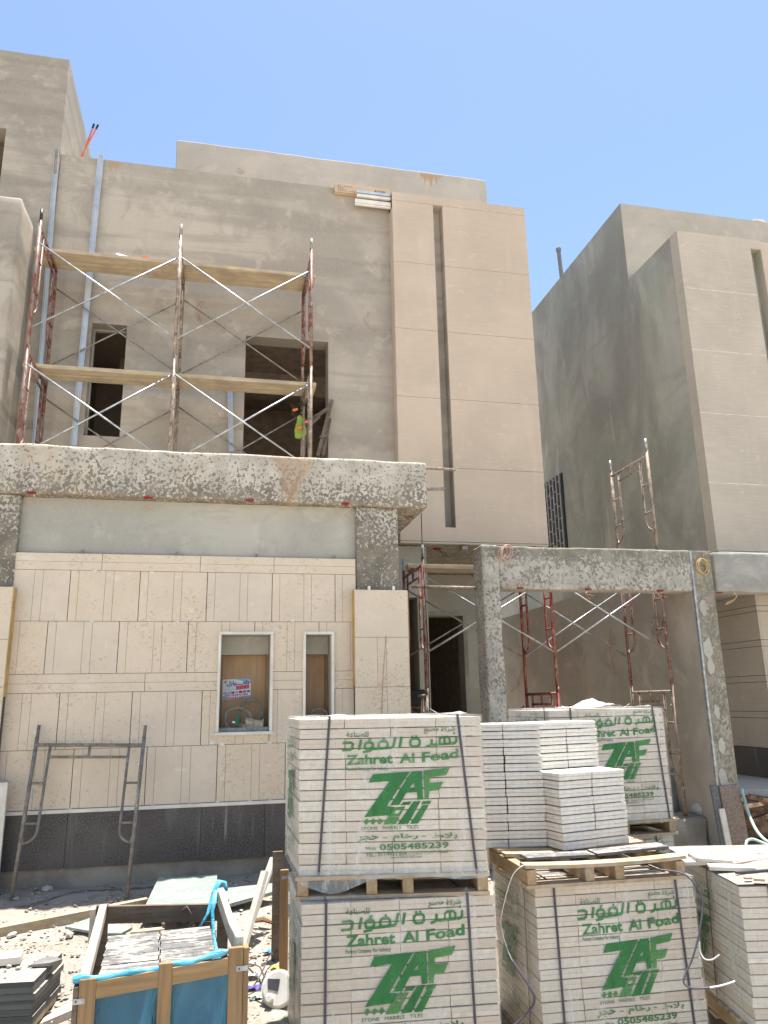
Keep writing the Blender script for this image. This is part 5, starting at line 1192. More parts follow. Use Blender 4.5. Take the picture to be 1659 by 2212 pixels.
# ================================================================= blue lined crate and its slabs
kx = lambda x, y: (137.2+.29762*x, 1810.4+.29762*y)
rc = R_(3.3); c0 = Vector((-.60, 4.27, 0))
crate = thing('crate', (c0.x, c0.y, gz(-.2,4.6)), 'open timber crate lined with blue plastic film, filled with dark stone slabs', 'crate', None, rc); ORG[crate.name] = Vector((0,0,0))
cw, cd, zg = .795, 1.14, gz(-.2,4.6); H_ = .50-zg
def cb(name, x0, x1, y0, y1, z0, z1, mat, sub=None): return MB().box(x0,x1,y0,y1,z0,z1).build(name, M_[mat], sub or crate, bevel=.003)
cb('post', .012, .088, -.030, -.002, 0, H_-.005, 'timber_z'); cb('post', -.014, .010, -.026, .05, 0, H_-.035, 'timber_dark')
p2 = cb('post', cw-.09, cw-.018, -.030, -.002, 0, H_+.065, 'timber_z'); cb('post', cw-.016, cw+.010, -.028, .05, 0, H_+.06, 'timber_z')
cb('post', .372, .436, -.032, -.003, 0, H_+.028, 'timber_z')
m = MB(); n = 8
for (a, b_) in ((.089,.371),(.437,cw-.091)):
    z0 = lerp(-.055, .0, a/cw); z1 = lerp(-.055, .0, b_/cw)
    m._add([(a,-.028,H_+z0-.045),(b_,-.028,H_+z1-.045),(b_,-.004,H_+z1-.045),(a,-.004,H_+z0-.045),(a,-.028,H_+z0+.028),(b_,-.028,H_+z1+.028),(b_,-.004,H_+z1+.028),(a,-.004,H_+z0+.028)], [(0,3,2,1),(4,5,6,7),(0,1,5,4),(1,2,6,5),(2,3,7,6),(3,0,4,7)])
m.build('rail', M_['timber_cx'], crate)
m = MB().beam((.03,-.0,H_-.03), (.025,cd+.02,H_+.02), .045, .075); m.build('rail', M_['timber_old'], crate, bevel=.008)
m = MB().beam((cw-.03,.05,H_+.05), (cw-.02,cd*.55,H_-.03), .04, .09); m.beam((cw-.02,cd*.55,H_-.03), (cw-.06,cd,H_+.06), .04, .09); m.build('rail', M_['timber_old'], crate, bevel=.006)
m = MB().beam((.05,cd,H_+.0), (cw-.05,cd+.01,H_-.045), .03, .10); m.build('rail', M_['timber_dark'], crate, bevel=.003)
cb('post', -.015, .06, cd+.016, cd+.05, 0, H_+.05, 'timber_dark'); cb('post', -.045, -.017, cd-.04, cd+.03, 0, H_+.045, 'timber_old'); cb('post', cw-.07, cw, cd+.02, cd+.05, 0, H_+.02, 'timber_dark'); cb('post', .40, .47, cd+.02, cd+.05, 0, H_-.02, 'timber_dark')
cb('bottom_deck', 0, cw-.02, .01, cd-.02, .02, .05, 'timber_dark')
for (x0, x1, z0) in ((-.012, .042, H_-.095),(cw-.052, cw+.006, H_-.03)):
    bk = MB().box(x0, x1, -.0335, -.0305, z0-.012, z0+.012).build('bracket', M_['galv'], crate)
    MB().box(x0+.012, x0+.018, -.036, -.034, z0-.004, z0+.004).build('screw', M_['wire_dark'], bk)
# film: front sheet, rolled edge, knot
m = MB(); nu, nv = 30, 14; vs = []
for j in range(nv+1):
    for i in range(nu+1):
        u, v = i/nu, j/nv; x = .04+(cw-.08)*u; vs.append(Vector((x, .004+.016*abs(mnoise.noise(Vector((u*7+v*3, v*2, .5)))), v*(H_+lerp(-.055,0,u)+.015))))
m._add(vs, [(j*(nu+1)+i, j*(nu+1)+i+1, (j+1)*(nu+1)+i+1, (j+1)*(nu+1)+i) for j in range(nv) for i in range(nu)]); m.build('lining', M_['blue'], crate, smooth=True)
pts = [Vector((-.02+(cw-.03)*i/18, -.006+.006*math.sin(i*1.9), H_+lerp(-.01,.052,i/18)+.006*math.sin(i*1.3)-.02*math.sin(math.pi*i/18))) for i in range(19)]
m = MB().tube(pts, [.016+.006*math.sin(i*2.1) for i in range(19)], 8); m.tube([p+Vector((0,.018,-.008)) for p in pts], [.012+.005*math.cos(i*1.7) for i in range(19)], 7)
m.build('lining_edge', M_['bluelight'], crate, smooth=True)
m = MB()
pts = [Vector((cw-.20,cd-.1,H_-.12)), Vector((cw-.14,cd-.05,H_-.04)), Vector((cw-.10,cd-.01,H_+.07)), Vector((cw-.065,cd+.01,H_+.13)), Vector((cw-.03,cd+.02,H_+.115)), Vector((cw-.02,cd-.02,H_+.09))]
m.tube(pts, [.006,.012,.018,.03,.026,.014], 8, flat=.7); m.tube([Vector((cw-.09,cd-.02,H_+.09)), Vector((cw-.11,cd-.06,H_-.02)), Vector((cw-.10,cd-.12,H_-.14)), Vector((cw-.085,cd-.35,H_-.20)), Vector((cw-.08,cd-.5,H_-.19))], [.02,.014,.012,.016,.02], 8, flat=.5)
m.v = [q+mnoise.noise_vector(q*25)*.006 for q in m.v]; m.build('lining_knot', M_['bluelight'], crate, smooth=True)
m = MB().tube([Vector((.48,cd-.03,H_-.02)), Vector((.53,cd-.05,H_+.02)), Vector((.56,cd-.04,H_-.03)), Vector((.555,cd-.05,H_-.09))], .012, 6, flat=.2); m.build('strap', M_['strap'], crate, smooth=True)
# slabs standing in the crate
NUM = ['one','two','three','four','five','six','seven','eight','nine','ten','eleven','twelve','thirteen','fourteen','fifteen','sixteen']
nr = 16; T_ = Matrix.Translation((c0.x,c0.y,zg)) @ Matrix.Rotation(rc, 4, 'Z')
sp = None
for r in range(nr):
    for s_ in range(2):
        x0 = lerp(.085,.375,s_)+(.0 if s_ else -.005)+.003*(r % 3)-.0*r; wdt = .288; y0 = .06+r*(.80/nr); zt = H_-.07+.0012*((r//2+s_) % 2)+.0006*math.sin(r*2.3)+(.018*r/nr)+(.004 if s_ else 0)
        if sp is None:
            mm_ = MB().box(0, .2855, 0, .80/nr-.0006, -.40, 0); o = mm_.build('stone_slab', M_['slab'], loc=(0,0,0), bevel=.0012); sp = o
        else: o = sp.copy(); COL.objects.link(o)
        o.matrix_world = T_ @ Matrix.Translation((x0, y0, zt)) @ Matrix.Rotation(R_(rnd.uniform(-.35,.35)), 4, 'Y')
        tag(o, 'dark slab standing in the crate, row %s from blue edge, half nearer the %s' % (NUM[r], 'tile stacks' if s_ else 'slab pile'), 'stone slab', 'stone slabs standing in the crate')

# ================================================================= slab pile and litter by the crate
z1 = .17
cFR, cBR = at(74,2117,Z=z1), at(136.6,2053.5,Z=z1)
dy = (cBR-cFR); L_ = dy.length; ang = math.atan2(dy.y, dy.x)-math.pi/2
cFL = at(0,2121,Z=z1); wv_ = (cFL-cFR).normalized(); 
pal = thing('pallet', (cFR.x, cFR.y, gz(cFR.x,cFR.y)), 'low timber bearers under the dusty grey slab pile beside the crate', 'pallet', None, ang); ORG[pal.name] = Vector((0,0,0))
gp_ = gz(cFR.x, cFR.y); PW = .95; zb_ = z1-.235
for y_ in (.03, L_*.75): MB().box(-PW+.02, -.02, y_, y_+.09, 0, zb_-gp_-.035).build('bearer', M_['timber_dark'], pal)
MB().box(-PW, .005, .0, L_, zb_-gp_-.033, zb_-gp_-.003).build('deck_board', M_['timber_x'], pal)
tks = (.045,.035,.045,.04,.036,.03); z = zb_
for i, tk in enumerate(tks):
    jx, jy = rnd.uniform(-.003,.002), rnd.uniform(-.002,.002)
    if i in (0, 3): jx += .012
    o = MB().box(-PW+jx, jx, jy, L_+jy-.01, 0, tk-.0025).build('stone_slab', M_['pile'], loc=(0,0,0), bevel=.002)
    o.location = (cFR.x, cFR.y, z); o.rotation_euler = (0,0,ang); z += tk
    tag(o, '%s large dark grey slab in the dusty pile beside the crate' % ('lowest','second lowest','third','fourth','fifth','topmost rubble strewn')[i], 'stone slab', 'stone slabs piled beside the crate')
p = at(20,2074,Z=z1+.02); o = MB().obox((0,0,.03), (.2,.02,0), (-.01,.075,0), (0,0,.022)).build('stone_block', M_['cream'], bevel=.003); o.location = (p.x-.13,p.y,z1); o.rotation_euler = (0,0,ang*.2); tag(o, 'cream stone offcut lying on the dusty slab pile', 'stone offcut')
p = at(95,2078,Z=z1+.01); m = MB(); 
m._add([(-.07,-.05,0),(.05,-.07,0),(.11,.0,0),(.04,.06,0),(-.04,.05,0),(-.07,-.05,.012),(.05,-.07,.02),(.11,.0,.016),(.04,.06,.022),(-.04,.05,.014)], [(0,4,3,2,1),(5,6,7,8,9)]+[(i,(i+1)%5,5+(i+1)%5,5+i) for i in range(5)])
o = m.build('slate_shard', M_['steel']); o.location = (p.x,p.y,z1+.002); tag(o, 'jagged dark slate shard on top of the dusty slab pile', 'stone shard')
rr = random.Random(11); dm = MB()
for _ in range(60):
    q = cFR+wv_*rr.uniform(.02,.75)+dy*rr.uniform(.05,.95); s_ = rr.uniform(.005,.022)
    dm._add([Vector((q.x,q.y,z1+s_*.2))+Vector((v_[0]*s_*rr.uniform(.7,1.3), v_[1]*s_*rr.uniform(.7,1.2), v_[2]*s_*.6)) for v_ in ICO], ICF, rr.uniform(.55,1))
tag(dm.build('rubble', M_['stonebit'], loc=(cFR.x,cFR.y,z1)), 'stone crumbs scattered over the dusty grey slab pile', 'rubble', kind='stuff')
# pale board end, cement bag, white cap, black loop at the lower edge
a, b_ = at(84,2212,Z=-.14), at(168,2176,Z=-.09)
d = (b_-a); a2 = a-d*.25
tag(MB().beam(a2, b_+d*.1, .13, .045).build('timber_board', M_['timber_old'], loc=tuple(a)), 'pale thick board lying on the ground between slab pile and crate', 'board')
a, b_ = at(34,2236,Z=-.18), at(72,2203,Z=-.16); d = (b_-a).normalized()
bagt = thing('cement_bag', tuple(a), 'rolled tan paper cement bag with green lettered band beside the slab pile', 'paper bag')
MB().tube([a-d*.1, a+d*.0, b_-d*.02, b_+d*.03], [.036,.038,.036,.03], 12).build('paper', M_['bagtan'], bagt, smooth=True)
A1, B1 = at(52,2232,Z=-.14), at(86,2206,Z=-.14); d1 = (B1-A1).normalized()
MB().tube([A1-d1*.02, A1, B1-d1*.02, B1], [.036,.040,.040,.036], 12).build('green_band', M_['baggreen'], bagt, smooth=True)
vs, fs = text_geo('IIWI', .01); u_ = d1; n_ = Vector((-.1,-.55,.83)).normalized(); v_ = n_.cross(u_).normalized(); n_ = u_.cross(v_)
base_ = A1-u_*.01-v_*.02+n_*.043
m = MB(); m._add([base_+u_*(q.x*.03)+v_*(q.y*.045) for q in vs], fs); m.build('lettering', M_['bagink'], bagt)
p = at(93,2199,Z=-.14); tag(MB().tube([p+Vector((-.02,.01,.0)), p+Vector((.02,-.02,.01))], .035, 14).build('pipe_offcut', M_['p_white'], loc=tuple(p), bevel=.004), 'short white pipe offcut beside the green and tan bag', 'pipe')
cc = gnd(112,2143); tag(MB().tube(arc(cc+Vector((0,0,.045)), .042, 0, 5.6, 18, (1,.1,0), (.1,.3,.9)), .005, 6).build('wire_loop', M_['wire_dark'], loc=tuple(cc)), 'black wire loop standing up behind the dusty slab pile', 'wire loop')
# marble sheets, long timber, boards
def sheet(corners, th, mat, name, label, cat, grp=None):
    P_ = [Vector(c) for c in corners]; n_ = (P_[1]-P_[0]).cross(P_[-1]-P_[0]).normalized()
    if n_.z < 0: n_ = -n_
    m = MB(); k = len(P_); m._add([q-n_*th for q in P_]+P_, [tuple(range(k-1,-1,-1)), tuple(range(k,2*k))]+[(i,(i+1)%k,k+(i+1)%k,k+i) for i in range(k)])
    c = sum(P_, Vector())/k; return tag(m.build(name, M_[mat], loc=tuple(c)), label, cat, grp)
def kg(x, y, dz): return gnd(*kx(x, y), dz=dz)
sheet([kg(560,560,.10), kg(1100,590,.09), kg(1115,265,.17), kg(760,285,.16), kg(690,287,.15)], .022, 'marble', 'marble_sheet', 'large pale green marble sheet propped across the rubble, upper edge in shade', 'marble sheet', 'marble sheets on the ground')
sheet([kg(10,640,.05), kg(280,690,.05), kg(420,690,.05), kg(500,645,.06), kg(330,600,.07), kg(250,560,.07), kg(130,600,.06)], .02, 'marble', 'marble_sheet', 'broken pale green marble sheet lying low behind the crate corner', 'marble sheet', 'marble sheets on the ground')
sheet([kg(1100,505,.08), kg(1530,385,.10), kg(1530,325,.13), kg(1112,370,.10)], .03, 'marble', 'marble_sheet', 'long narrow grey green marble sheet between the big sheet and the timber posts', 'marble sheet', 'marble sheets on the ground')
sheet([kg(425,545,.05), kg(560,560,.05), kg(600,515,.06), kg(560,500,.06)], .015, 'marble', 'marble_sheet', 'small marble corner sticking out from under the large sheet', 'marble sheet', 'marble sheets on the ground')
A = gnd(-70,2028,dz=.03); B = gnd(318,1951,dz=.04)
tag(MB().beam(A, B, .06, .085).build('timber_beam', M_['timber'], loc=tuple(A), bevel=.004), 'long squared timber lying slantwise on the ground before the limestone wall', 'timber')
A = kg(490,690,.03); B = kg(740,665,.04); tag(MB().beam(A, B, .07, .03).build('timber_board', M_['timber'], loc=tuple(A)), 'short cream timber offcut behind the crate by the marble', 'board')
A = kg(520,735,.02); B = kg(600,700,.03); tag(MB().beam(A, B, .09, .02).build('stone_offcut', M_['cream'], loc=tuple(A)), 'small white stone offcut behind the dark back rail of the crate', 'stone offcut')
A = kg(735,640,.12); B = kg(790,560,.17); tag(MB().beam(A, B, .05, .04).build('timber_offcut', M_['timber_dark'], loc=tuple(A)), 'dark brown timber wedge standing behind the back rail of the crate', 'timber')
A = kg(1390,600,.03); B = kg(1520,615,.03); tag(MB().tube([A, (A+B)/2+Vector((0,0,.02)), B], [.018,.024,.015], 7).build('timber_stick', M_['brownwood'], loc=tuple(A)), 'dark stick on the rubble behind the leaning white boards', 'stick')
# leather like flap and small post beside the crate
p = kg(190,860,.0); m = MB().obox(p+Vector((.02,0,.10)), (.012,0,0), (0,.03,0), (.0,0,.12)); tag(m.build('timber_offcut', M_['timber'], loc=tuple(p)), 'short tan timber stub upright beside the sunlit crate rail', 'timber')
# leaning white boards
Pb = kg(1312,740,.0); Pt = at(*kx(1527,140), Y=Pb.y+.25); d = (Pt-Pb)
tag(MB().beam(Pb-d*.1, Pt, .085, .02, (-.5,-.2,.6)).build('white_board', M_['cream'], loc=tuple(Pb), bevel=.002), 'longer white board leaning against the timber posts', 'board', 'white boards leaning on the posts')
Pb2 = kg(1305,800,.0); Pt2 = at(*kx(1462,240), Y=Pb2.y+.2); d = (Pt2-Pb2)
tag(MB().beam(Pb2-d*.05, Pt2, .07, .03, (-.5,-.2,.6)).build('white_board', M_['cream'], loc=tuple(Pb2), bevel=.002), 'shorter white board leaning beside the longer one near the timber posts', 'board', 'white boards leaning on the posts')
# part of an open crate: two uprights with rails
Q1, Q2 = kg(1545,880,.0), kg(1595,1000,.0)
hf = thing('broken_crate', tuple(Q2), 'side frame of a broken crate, two timber uprights standing behind the two high stack', 'crate frame')
def upright(b, ytop, wd, mat):
    lo, hi = 0, 3
    for _ in range(40):
        mz = (lo+hi)/2; q = b+Vector((0,0,mz)); v_ = q-EYE; yy = 1106-FPX*(v_.dot(CU)/v_.dot(CF))
        if yy > ytop: lo = mz
        else: hi = mz
    return MB().beam(b-Vector((0,0,.1)), b+Vector((0,0,lo)), wd, .03, (0,1,0)).build('post', M_[mat], hf, bevel=.003), lo
p1_, l1_ = upright(Q1, kx(0,95)[1], .075, 'timber_dark'); p2_, l2_ = upright(Q2, kx(0,228)[1], .058, 'timber_z')
MB().box(Q2.x-.02, Q2.x+.028, Q2.y-.02, Q2.y-.016, Q2.z+l2_-.06, Q2.z+l2_-.04).build('bracket', M_['galv'], p2_)
for k_ in (.42, .66): MB().beam(Q1+Vector((-.0,.03,l1_*k_)), Q1+Vector((.6,.12,l1_*k_)), .03, .08).build('rail', M_['timber_dark'], hf)
# white plastic drum on its side
bc = gnd(597,2190); wb = thing('bucket', tuple(bc), 'dusty round white plastic drum lying beside the two high stack, dark label on its lid', 'drum')
ax_ = Vector((-.30,-.88,.34)).normalized(); s0 = bc+Vector((0.03,.10,.105)); fc = s0+ax_*.07
MB().tube([s0-ax_*.10, s0+ax_*.03, fc-ax_*.012, fc], [.088,.100,.105,.098], 28).build('drum', M_['white'], wb, smooth=False, bevel=.006)
MB().tube([fc-ax_*.02, fc-ax_*.008], [.110,.110], 28).build('rim', M_['white'], wb)
e1 = Vector((0,0,1)).cross(ax_).normalized()*-1; e2 = ax_.cross(e1)*1
if e2.z < 0: e2 = -e2
m = MB(); m._add([fc+ax_*.004+e1*u+e2*v for u, v in ((-.012,.052),(.07,.052),(.062,-.005),(-.005,-.015))], [(0,1,2,3)]); m.build('label_patch', M_['strap'], wb)
MB().tube([fc+e1*.045-e2*.055, fc+e1*.045-e2*.055+ax_*.035], [.026,.022], 14).build('cap', M_['white'], wb, bevel=.004)
# litter
def scrapcloth(px_, py_, s, mat, label, name='scrap'):
    p = gnd(px_, py_, dz=.015); m = MB(); n = 6; vs = []; rr = random.Random(px_)
    for j in range(n):
        for i in range(n): vs.append(p+Vector(((i/(n-1)-.5)*s*2, (j/(n-1)-.5)*s*1.4, rr.uniform(0, s*.55))))
    m._add(vs, [(j*n+i, j*n+i+1, (j+1)*n+i+1, (j+1)*n+i) for j in range(n-1) for i in range(n-1)]); return tag(m.build(name, M_[mat], loc=tuple(p)), label, 'scrap', 'litter beside the drum')
scrapcloth(579,2056,.03,'bluelight','light blue plastic scrap on the rubble by the timber posts'); scrapcloth(596,2092,.035,'yellow','yellow plastic scrap at the foot of the timber posts'); scrapcloth(551,2136,.045,'purple','purple plastic scrap on the ground beside the crate corner')
scrapcloth(560,2150,.03,'yellow','small yellow scrap on the ground next to the purple one'); scrapcloth(556,2158,.05,'hose','dull green plastic scrap between crate and white drum'); scrapcloth(545,2110,.04,'p_white','white paper scrap against the crate corner post')
for pts, lb in ((((535,2082),(560,2088),(572,2110),(590,2117)),'black strap curling over the rubble from the crate corner'),(((548,2130),(566,2100),(585,2062),(615,2056),(640,2075)),'black strap arching from the ground up to the timber posts'),(((535,2150),(558,2140),(575,2148),(566,2165)),'short black strap end lying near the white drum'),(((205,2012),(196,2026),(199,2040),(203,2050)),'brown band curling beside the sunlit crate rail')):
    pp = [gnd(x, y, dz=.03+.05*(i in (1,2))) for i, (x, y) in enumerate(pts)]
    ribbon_thing(pp, .012, 'strap' if 'brown' not in lb else 'brownwood', lb, 'straps on the ground')
pp = [gnd(x,y,dz=.02) for x,y in ((0,1962),(60,1955),(110,1940),(150,1928),(185,1922),(240,1920),(300,1917),(360,1912))]
tag(MB().tube(pp, .008, 6).build('cable', M_['hosegrey'], loc=tuple(pp[0]), smooth=True), 'dusty grey cable lying along the foot of the black plinth', 'cable')
tag(MB().rough(-2.6, at(17,1700,Y=7.72).x, 7.70, 7.735, .15, at(9,1690,Y=7.72).z, .3, .002, 5, .004).build('pale_stone_sheet', M_['cream'], loc=(-2.2,7.7,.15)), 'thin pale panel standing against the wall end by the leaning scaffold frame', 'panel')

# ================================================================= window sill clutter and poster
fA, fB = lambda x, y: f3(x, y), None
yb_ = YS+.318
pc = at(*f3(370,865), Y=yb_)
po = thing('poster', (pc.x, yb_, pc.z), 'small advertising poster with red phone numbers stuck on the boarded window', 'poster')
def gp2(u, v): return .19841*(u*.10247*2.7654)+0, 0
e0 = at(*f3(212,765), Y=yb_); e1_ = at(*f3(525,745), Y=yb_); e2_ = at(*f3(212,985), Y=yb_)
def PP(x, y):        # poster pixels (0..1000, 0..1000 from the top)
    return (lerp(e0.x, e1_.x, x/1000), lerp(e0.z, e2_.z, y/1000)+(e1_.z-e0.z)*x/1000)
def ppoly(pts, mat, name, y):
    m = MB(); m.poly([PP(*p) for p in pts], yb_-y, yb_-y+.0008); return m.build(name, M_[mat], po)
ppoly([(0,0),(830,0),(985,110),(985,960),(0,1000)], 'p_white', 'sheet', .0025)
ppoly([(400,0),(830,0),(985,110),(985,270),(800,210),(640,90)], 'p_blue', 'header_wave', .0032); ppoly([(0,830),(110,800),(120,1000),(0,1000)], 'p_blue', 'footer_wave', .0032); ppoly([(750,880),(985,850),(985,960),(300,990)], 'p_blue', 'footer_wave', .0033)
ppoly([(840,10),(890,130),(975,110)], 'cream', 'curled_corner', .006)
ppoly([(470,350),(930,320),(935,520),(480,550)], 'p_red', 'red_banner', .0035)
for i in range(7): ppoly([(40+i*135,640-i*6),(150+i*135,635-i*6),(150+i*135,735-i*6),(40+i*135,740-i*6)], ('p_grey','p_blue','p_dark','p_grey','p_purple','p_dark','p_dark')[i], 'photo', .0035)
m = MB(); k = 16; m.poly([PP(100+46*math.cos(q*2*math.pi/k), 130+62*math.sin(q*2*math.pi/k)) for q in range(k)], yb_-.0035, yb_-.0027); m.build('seal', M_['p_gold'], po)
def ptext(body, x0, x1, y0, y1, mat, bold=.02, sk=0):
    m = MB(); a, b_ = PP(x0, y1), PP(x1, y0); sl_ = (e1_.z-e0.z)*(x1-x0)/1000
    fit_text(m, body, a[0], b_[0], a[1], PP(x0, y0)[1], yb_-.0042, bold, sl_); return m.build('lettering', M_[mat], po)
ptext('0510254788', 100, 880, 745, 850, 'p_red', .03); ptext('0562411877', 100, 880, 875, 975, 'p_red', .03)
ptext('\ufedd\ufeaf\ufe8d\ufeee\u0640\u0640\u0640\u0640\ufecc\ufee0\ufe91', 140, 920, 90, 360, 'p_purple', .03)
for r_ in range(3): ptext('\ufedd\ufeaf\ufe8d\ufeee\ufecb \ufe94\ufeb7\ufeae\ufee3 \ufea9\ufe8d\ufeee\ufee3', 500, 915, 355+r_*58, 395+r_*58, 'p_white', 0)
for r_ in range(2): ptext('\ufe94\ufedb\ufeae\ufeb7 \ufedd\ufeaf\ufe8d\ufeee\ufecb \ufe94\ufeb7\ufeae\ufee3', 70, 440, 470+r_*60, 510+r_*60, 'p_grey', 0)
# printing on the carton
zt_ = at(722,402,Y=10.1).z
m = MB()
for r_ in range(4): fit_text(m, ('PRODUCT  GYPSUM','SIZE','THICKNESS 12.5','CORNER BEAD  PCS')[r_] if False else ('|| |||||','|||','||||','||||| |||')[r_], p0.x+.05, p0.x+.05+(.22,.07,.09,.26)[r_], zc_-.005-r_*.028, zc_+.012-r_*.028, 10.0975, 0)
fit_text(m, 'ACON', p0.x+.62, p0.x+.80, zc_-.045, zc_-.0, 10.0975, .02); m.build('lettering', M_['ink_dark'], bx)
# hoses and bag on the sills
sz = W1[2]+.034+.04
def f3p(x, y, Y_): return at(*f3(x, y), Y=Y_)
pts = [f3p(x,y,YS+.10) for x,y in ((300,1300),(250,1250),(240,1180),(270,1110),(340,1075),(430,1078),(500,1120),(522,1190),(505,1260))]
def smooth_pts(P_, k=5):
    out = []
    for i in range(len(P_)-1):
        a, b_, c, d = P_[max(0,i-1)], P_[i], P_[i+1], P_[min(len(P_)-1,i+2)]
        for j in range(k):
            t_ = j/k; out.append(.5*((2*b_)+(-a+c)*t_+(2*a-5*b_+4*c-d)*t_*t_+(-a+3*b_-3*c+d)*t_**3))
    return out+[P_[-1]]
tag(MB().tube(smooth_pts(pts), .013, 8).build('hose', M_['hosegrey'], loc=tuple(pts[0]), smooth=True), 'cement caked hose arching on the sill below the poster, the nearer arch', 'hose', 'hoses on the window sill')
pts = [f3p(x,y,YS+.20) for x,y in ((405,1290),(395,1150),(420,1050),(480,990),(560,990),(620,1060),(645,1140),(640,1200))]
tag(MB().tube(smooth_pts(pts), .014, 8).build('hose', M_['hosegrey'], loc=tuple(pts[0]), smooth=True), 'cement caked hose arching high on the sill below the poster, the farther arch', 'hose', 'hoses on the window sill')
pts = [f3p(x,y,YS+.15) for x,y in ((1160,1200),(1185,1110),(1235,1085),(1300,1090),(1345,1130),(1360,1220))]
tag(MB().tube(smooth_pts(pts), .013, 8).build('hose', M_['hosegrey'], loc=tuple(pts[0]), smooth=True), 'cement caked hose arch in the narrow boarded window', 'hose', 'hoses on the window sill')
c = f3p(560,1240,YS+.12); cbg = thing('paper_bag', (c.x, c.y, sz), 'crumpled grey cement bag with green print on the window sill', 'paper bag')
rr = random.Random(5); m = MB()
for k in range(26):
    u = rr.uniform(0,1); q = f3p(lerp(430,660,u), lerp(1215,1275,rr.random()), YS+rr.uniform(.07,.16)); s_ = rr.uniform(.02,.045)
    a = Vector((rr.uniform(-1,1),rr.uniform(-1,1),rr.uniform(-1,1))).normalized(); b_ = a.cross(Vector((rr.uniform(-1,1),rr.uniform(-1,1),.3))).normalized()
    m._add([q-a*s_, q+b_*s_*.7+a.cross(b_)*.01, q+a*s_, q-b_*s_*.7], [(0,1,2),(0,2,3)])
m.rough(f3p(440,1290,YS+.1).x, f3p(640,1290,YS+.1).x, YS+.07, YS+.17, sz-.02, sz+.07, .018, .022, 7, .02)
m.build('paper', M_['bagpaper'], cbg); c2 = f3p(375,1205,YS+.09)
MB().obox(c2, (.022,.02,.0), (.0,.012,.0), (.012,0,.05)).build('green_print', M_['baggreen'], cbg)
o = MB().obox(f3p(405,1262,YS+.12), (.018,0,0), (0,.01,0), (0,0,.03)); tag(o.build('timber_offcut', M_['hosegrey'], loc=tuple(f3p(405,1290,YS+.12))), 'small grey timber stub on the window sill below the poster', 'timber')

# ================================================================= things round the patched post
fr = lambda x, y: (1344.1+.3223*x, 1206.9+.3223*y)
p = at(1523,1757,Z=.31); bg_ = thing('plastic_bag', (p.x, p.y, .30), 'knotted translucent plastic bag with reddish contents on the yard slab', 'plastic bag')
m = MB(); rows = [(.0,.12),(.03,.145),(.08,.15),(.13,.12),(.165,.07),(.185,.028),(.22,.018),(.26,.02),(.285,.008)]; n = 18; vs = []
for j, (zz_, r_) in enumerate(rows):
    for i in range(n):
        a = i*2*math.pi/n; rr_ = r_*(1+.10*mnoise.noise(Vector((math.cos(a)*2,math.sin(a)*2,zz_*14)))); vs.append(Vector((p.x+rr_*math.cos(a)+(.03 if j > 5 else 0)*(j-5), p.y+rr_*math.sin(a), .30+zz_)))
m._add(vs, [(j*n+i, j*n+(i+1)%n, (j+1)*n+(i+1)%n, (j+1)*n+i) for j in range(len(rows)-1) for i in range(n)]); m.build('film', M_['bagfilm'], bg_, smooth=True)
MB().rough(p.x-.10, p.x+.09, p.y-.08, p.y+.08, .303, .41, .03, .03, 8, .05).build('contents', M_['redstuff'], bg_, smooth=True)
q0, q1 = at(*fr(683,1690), Y=8.53), at(*fr(812,1690), Y=8.53); qt, qb = at(*fr(690,1522), Y=8.56).z, at(*fr(690,1850), Y=8.5).z
tag(MB()._add([(q0.x,8.49,qb-.1),(q1.x,8.49,qb-.1),(q1.x,8.52,qb-.1),(q0.x,8.52,qb-.1),(q0.x-.0,8.56,qt),(q1.x-.0,8.56,qt),(q1.x-.0,8.59,qt),(q0.x-.0,8.59,qt)], [(0,3,2,1),(4,5,6,7),(0,1,5,4),(1,2,6,5),(2,3,7,6),(3,0,4,7)]).build('granite_panel', M_['pink'], loc=(q0.x,8.5,0), bevel=.004), 'brown pink granite panel leaning on the foot of the patched end post', 'granite panel')
q = at(*fr(655,1760), Y=8.42); tag(MB().obox((q.x,8.42,q.z+.0), (.045,.0,.0), (0,.012,0), (-.012,.03,.40)).build('slate_slab', M_['slab'], loc=(q.x,8.42,0)), 'narrow dark slab leaning beside the granite panel', 'stone slab')
q = at(*fr(695,1830), Y=8.38); tag(MB().obox((q.x,8.38,q.z), (.035,0,0), (0,.012,0), (-.01,.02,.25)).build('stone_strip', M_['cream'], loc=(q.x,8.38,0)), 'narrow pale stone strip leaning beside the dark slab at the post foot', 'stone strip')
q = gnd(1597,1828); cbk = MB().rough(q.x-.10, q.x+.10, q.y-.02, q.y+.13, q.z-.02, q.z+.14, .04, .012, 9, .02); tag(cbk.build('cement_block', M_['block'], loc=tuple(q), smooth=True), 'small rough cement block by the granite panel, white lumps on it', 'block')
for k_, (dx, s_) in enumerate(((-.03,.035),(.03,.03),(.055,.026))):
    m = MB(); m._add([Vector((q.x+dx, q.y+.05, q.z+.145+s_*.6))+Vector((v_[0]*s_, v_[1]*s_, v_[2]*s_*.8)) for v_ in ICO], ICF); tag(m.build('plaster_lump', M_['paint_white'], loc=(q.x+dx,q.y+.05,q.z+.14), bevel=.006), ('larger white plaster lump','middle white plaster lump','smallest white plaster lump')[k_]+' sitting on the rough cement block', 'plaster lump', 'plaster lumps on the block')
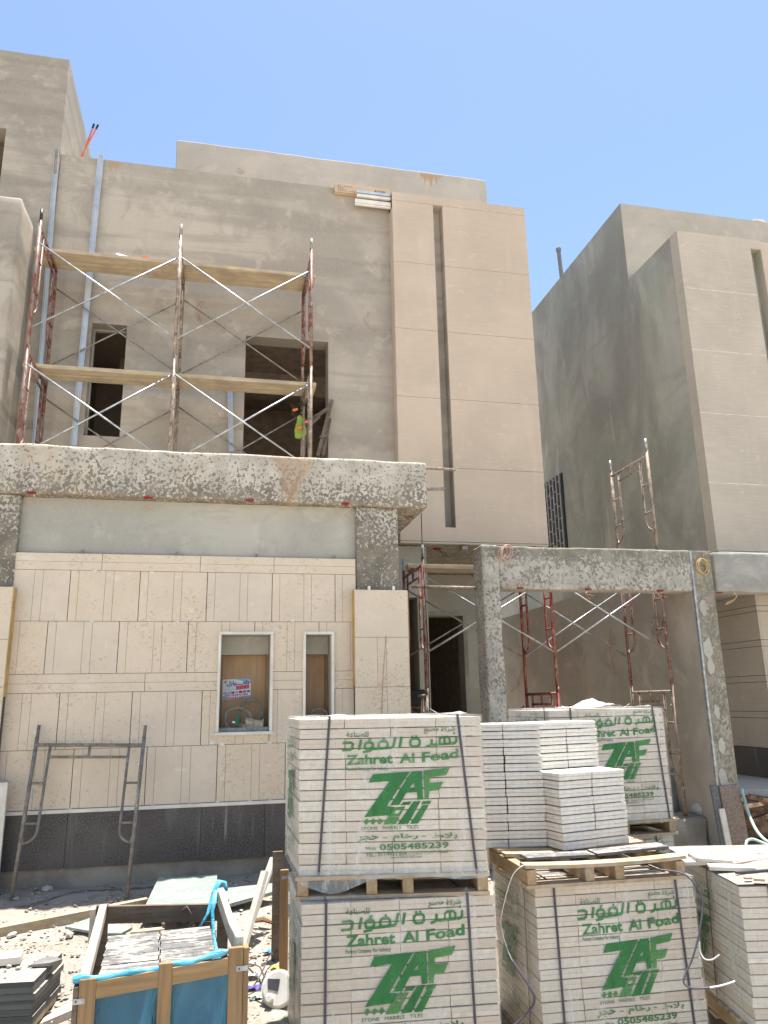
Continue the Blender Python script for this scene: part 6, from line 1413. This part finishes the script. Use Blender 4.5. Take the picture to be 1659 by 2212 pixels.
hp = [(800,1540,8.55),(815,1600,8.5),(838,1680,8.4),(868,1760,8.3),(905,1830,8.2),(950,1880,8.1),(990,1905,8.0)]
pts = smooth_pts([at(*fr(x,y),Y=Y_) for x,y,Y_ in hp]); tag(MB().tube(pts, .018, 10).build('hose', M_['hose'], loc=tuple(pts[-1]), smooth=True), 'thick pale green hose hanging down past the granite panel', 'hose', 'pale green hoses')
hp = [(828,1925,7.9),(838,1890,7.95),(875,1880,8.0),(915,1893,7.95),(960,1912,7.85),(1000,1925,7.8)]
pts = smooth_pts([at(*fr(x,y),Y=Y_) for x,y,Y_ in hp]); tag(MB().tube(pts, .015, 10).build('hose', M_['hose'], loc=tuple(pts[0]), smooth=True), 'pale green hose loop lying on the ground behind the cement block', 'hose', 'pale green hoses')
rr = random.Random(9)
for i in range(9):
    q = at(*fr(rr.uniform(835,1000), rr.uniform(1600,1735)), Y=9.3+rr.uniform(-.15,.1)); o = MB().obox((0,0,0), (.22+.2*rr.random(),0,0), (0,.05,0), (0,0,.025)).build('rotten_timber', M_['brownwood']); o.location = q; o.rotation_euler = (rr.uniform(-.4,.4), rr.uniform(-.25,.25), rr.uniform(-.5,.5)); tag(o, 'broken rotten brown timber in the heap under the neighbouring porch floor', 'timber', 'rotten timbers under the porch floor')
tag(MB().rough(at(*fr(815,1700),Y=9.4).x, 9.5, 9.35, 9.62, -.1, .36, .08, .05, 17, .06).build('soil_heap', M_['brownwood'], loc=(7,9.4,0), smooth=True), 'dark brown heap of soil and rotten wood below the porch floor edge', 'soil heap')
for i, (xb_, xt_, yt_) in enumerate(((350,335,1385),(372,365,1378),(388,392,1388),(402,408,1384),(415,430,1392))):
    a, b_ = at(*fr(xb_-8*i*.3,1692), Y=9.4+.05*i), at(*fr(xt_,yt_), Y=9.55+.05*i); a.z = .30
    tag(MB().beam(a, b_, .05, .03, (0,1,0)).build('metal_stud', M_['steel'], loc=tuple(a)), '%s dark metal stud in the bunch leaning behind the farthest tile stack' % ('first','second','third','fourth','fifth')[i], 'metal stud', 'metal studs leaning in the yard')
print('objects', len(bpy.data.objects))
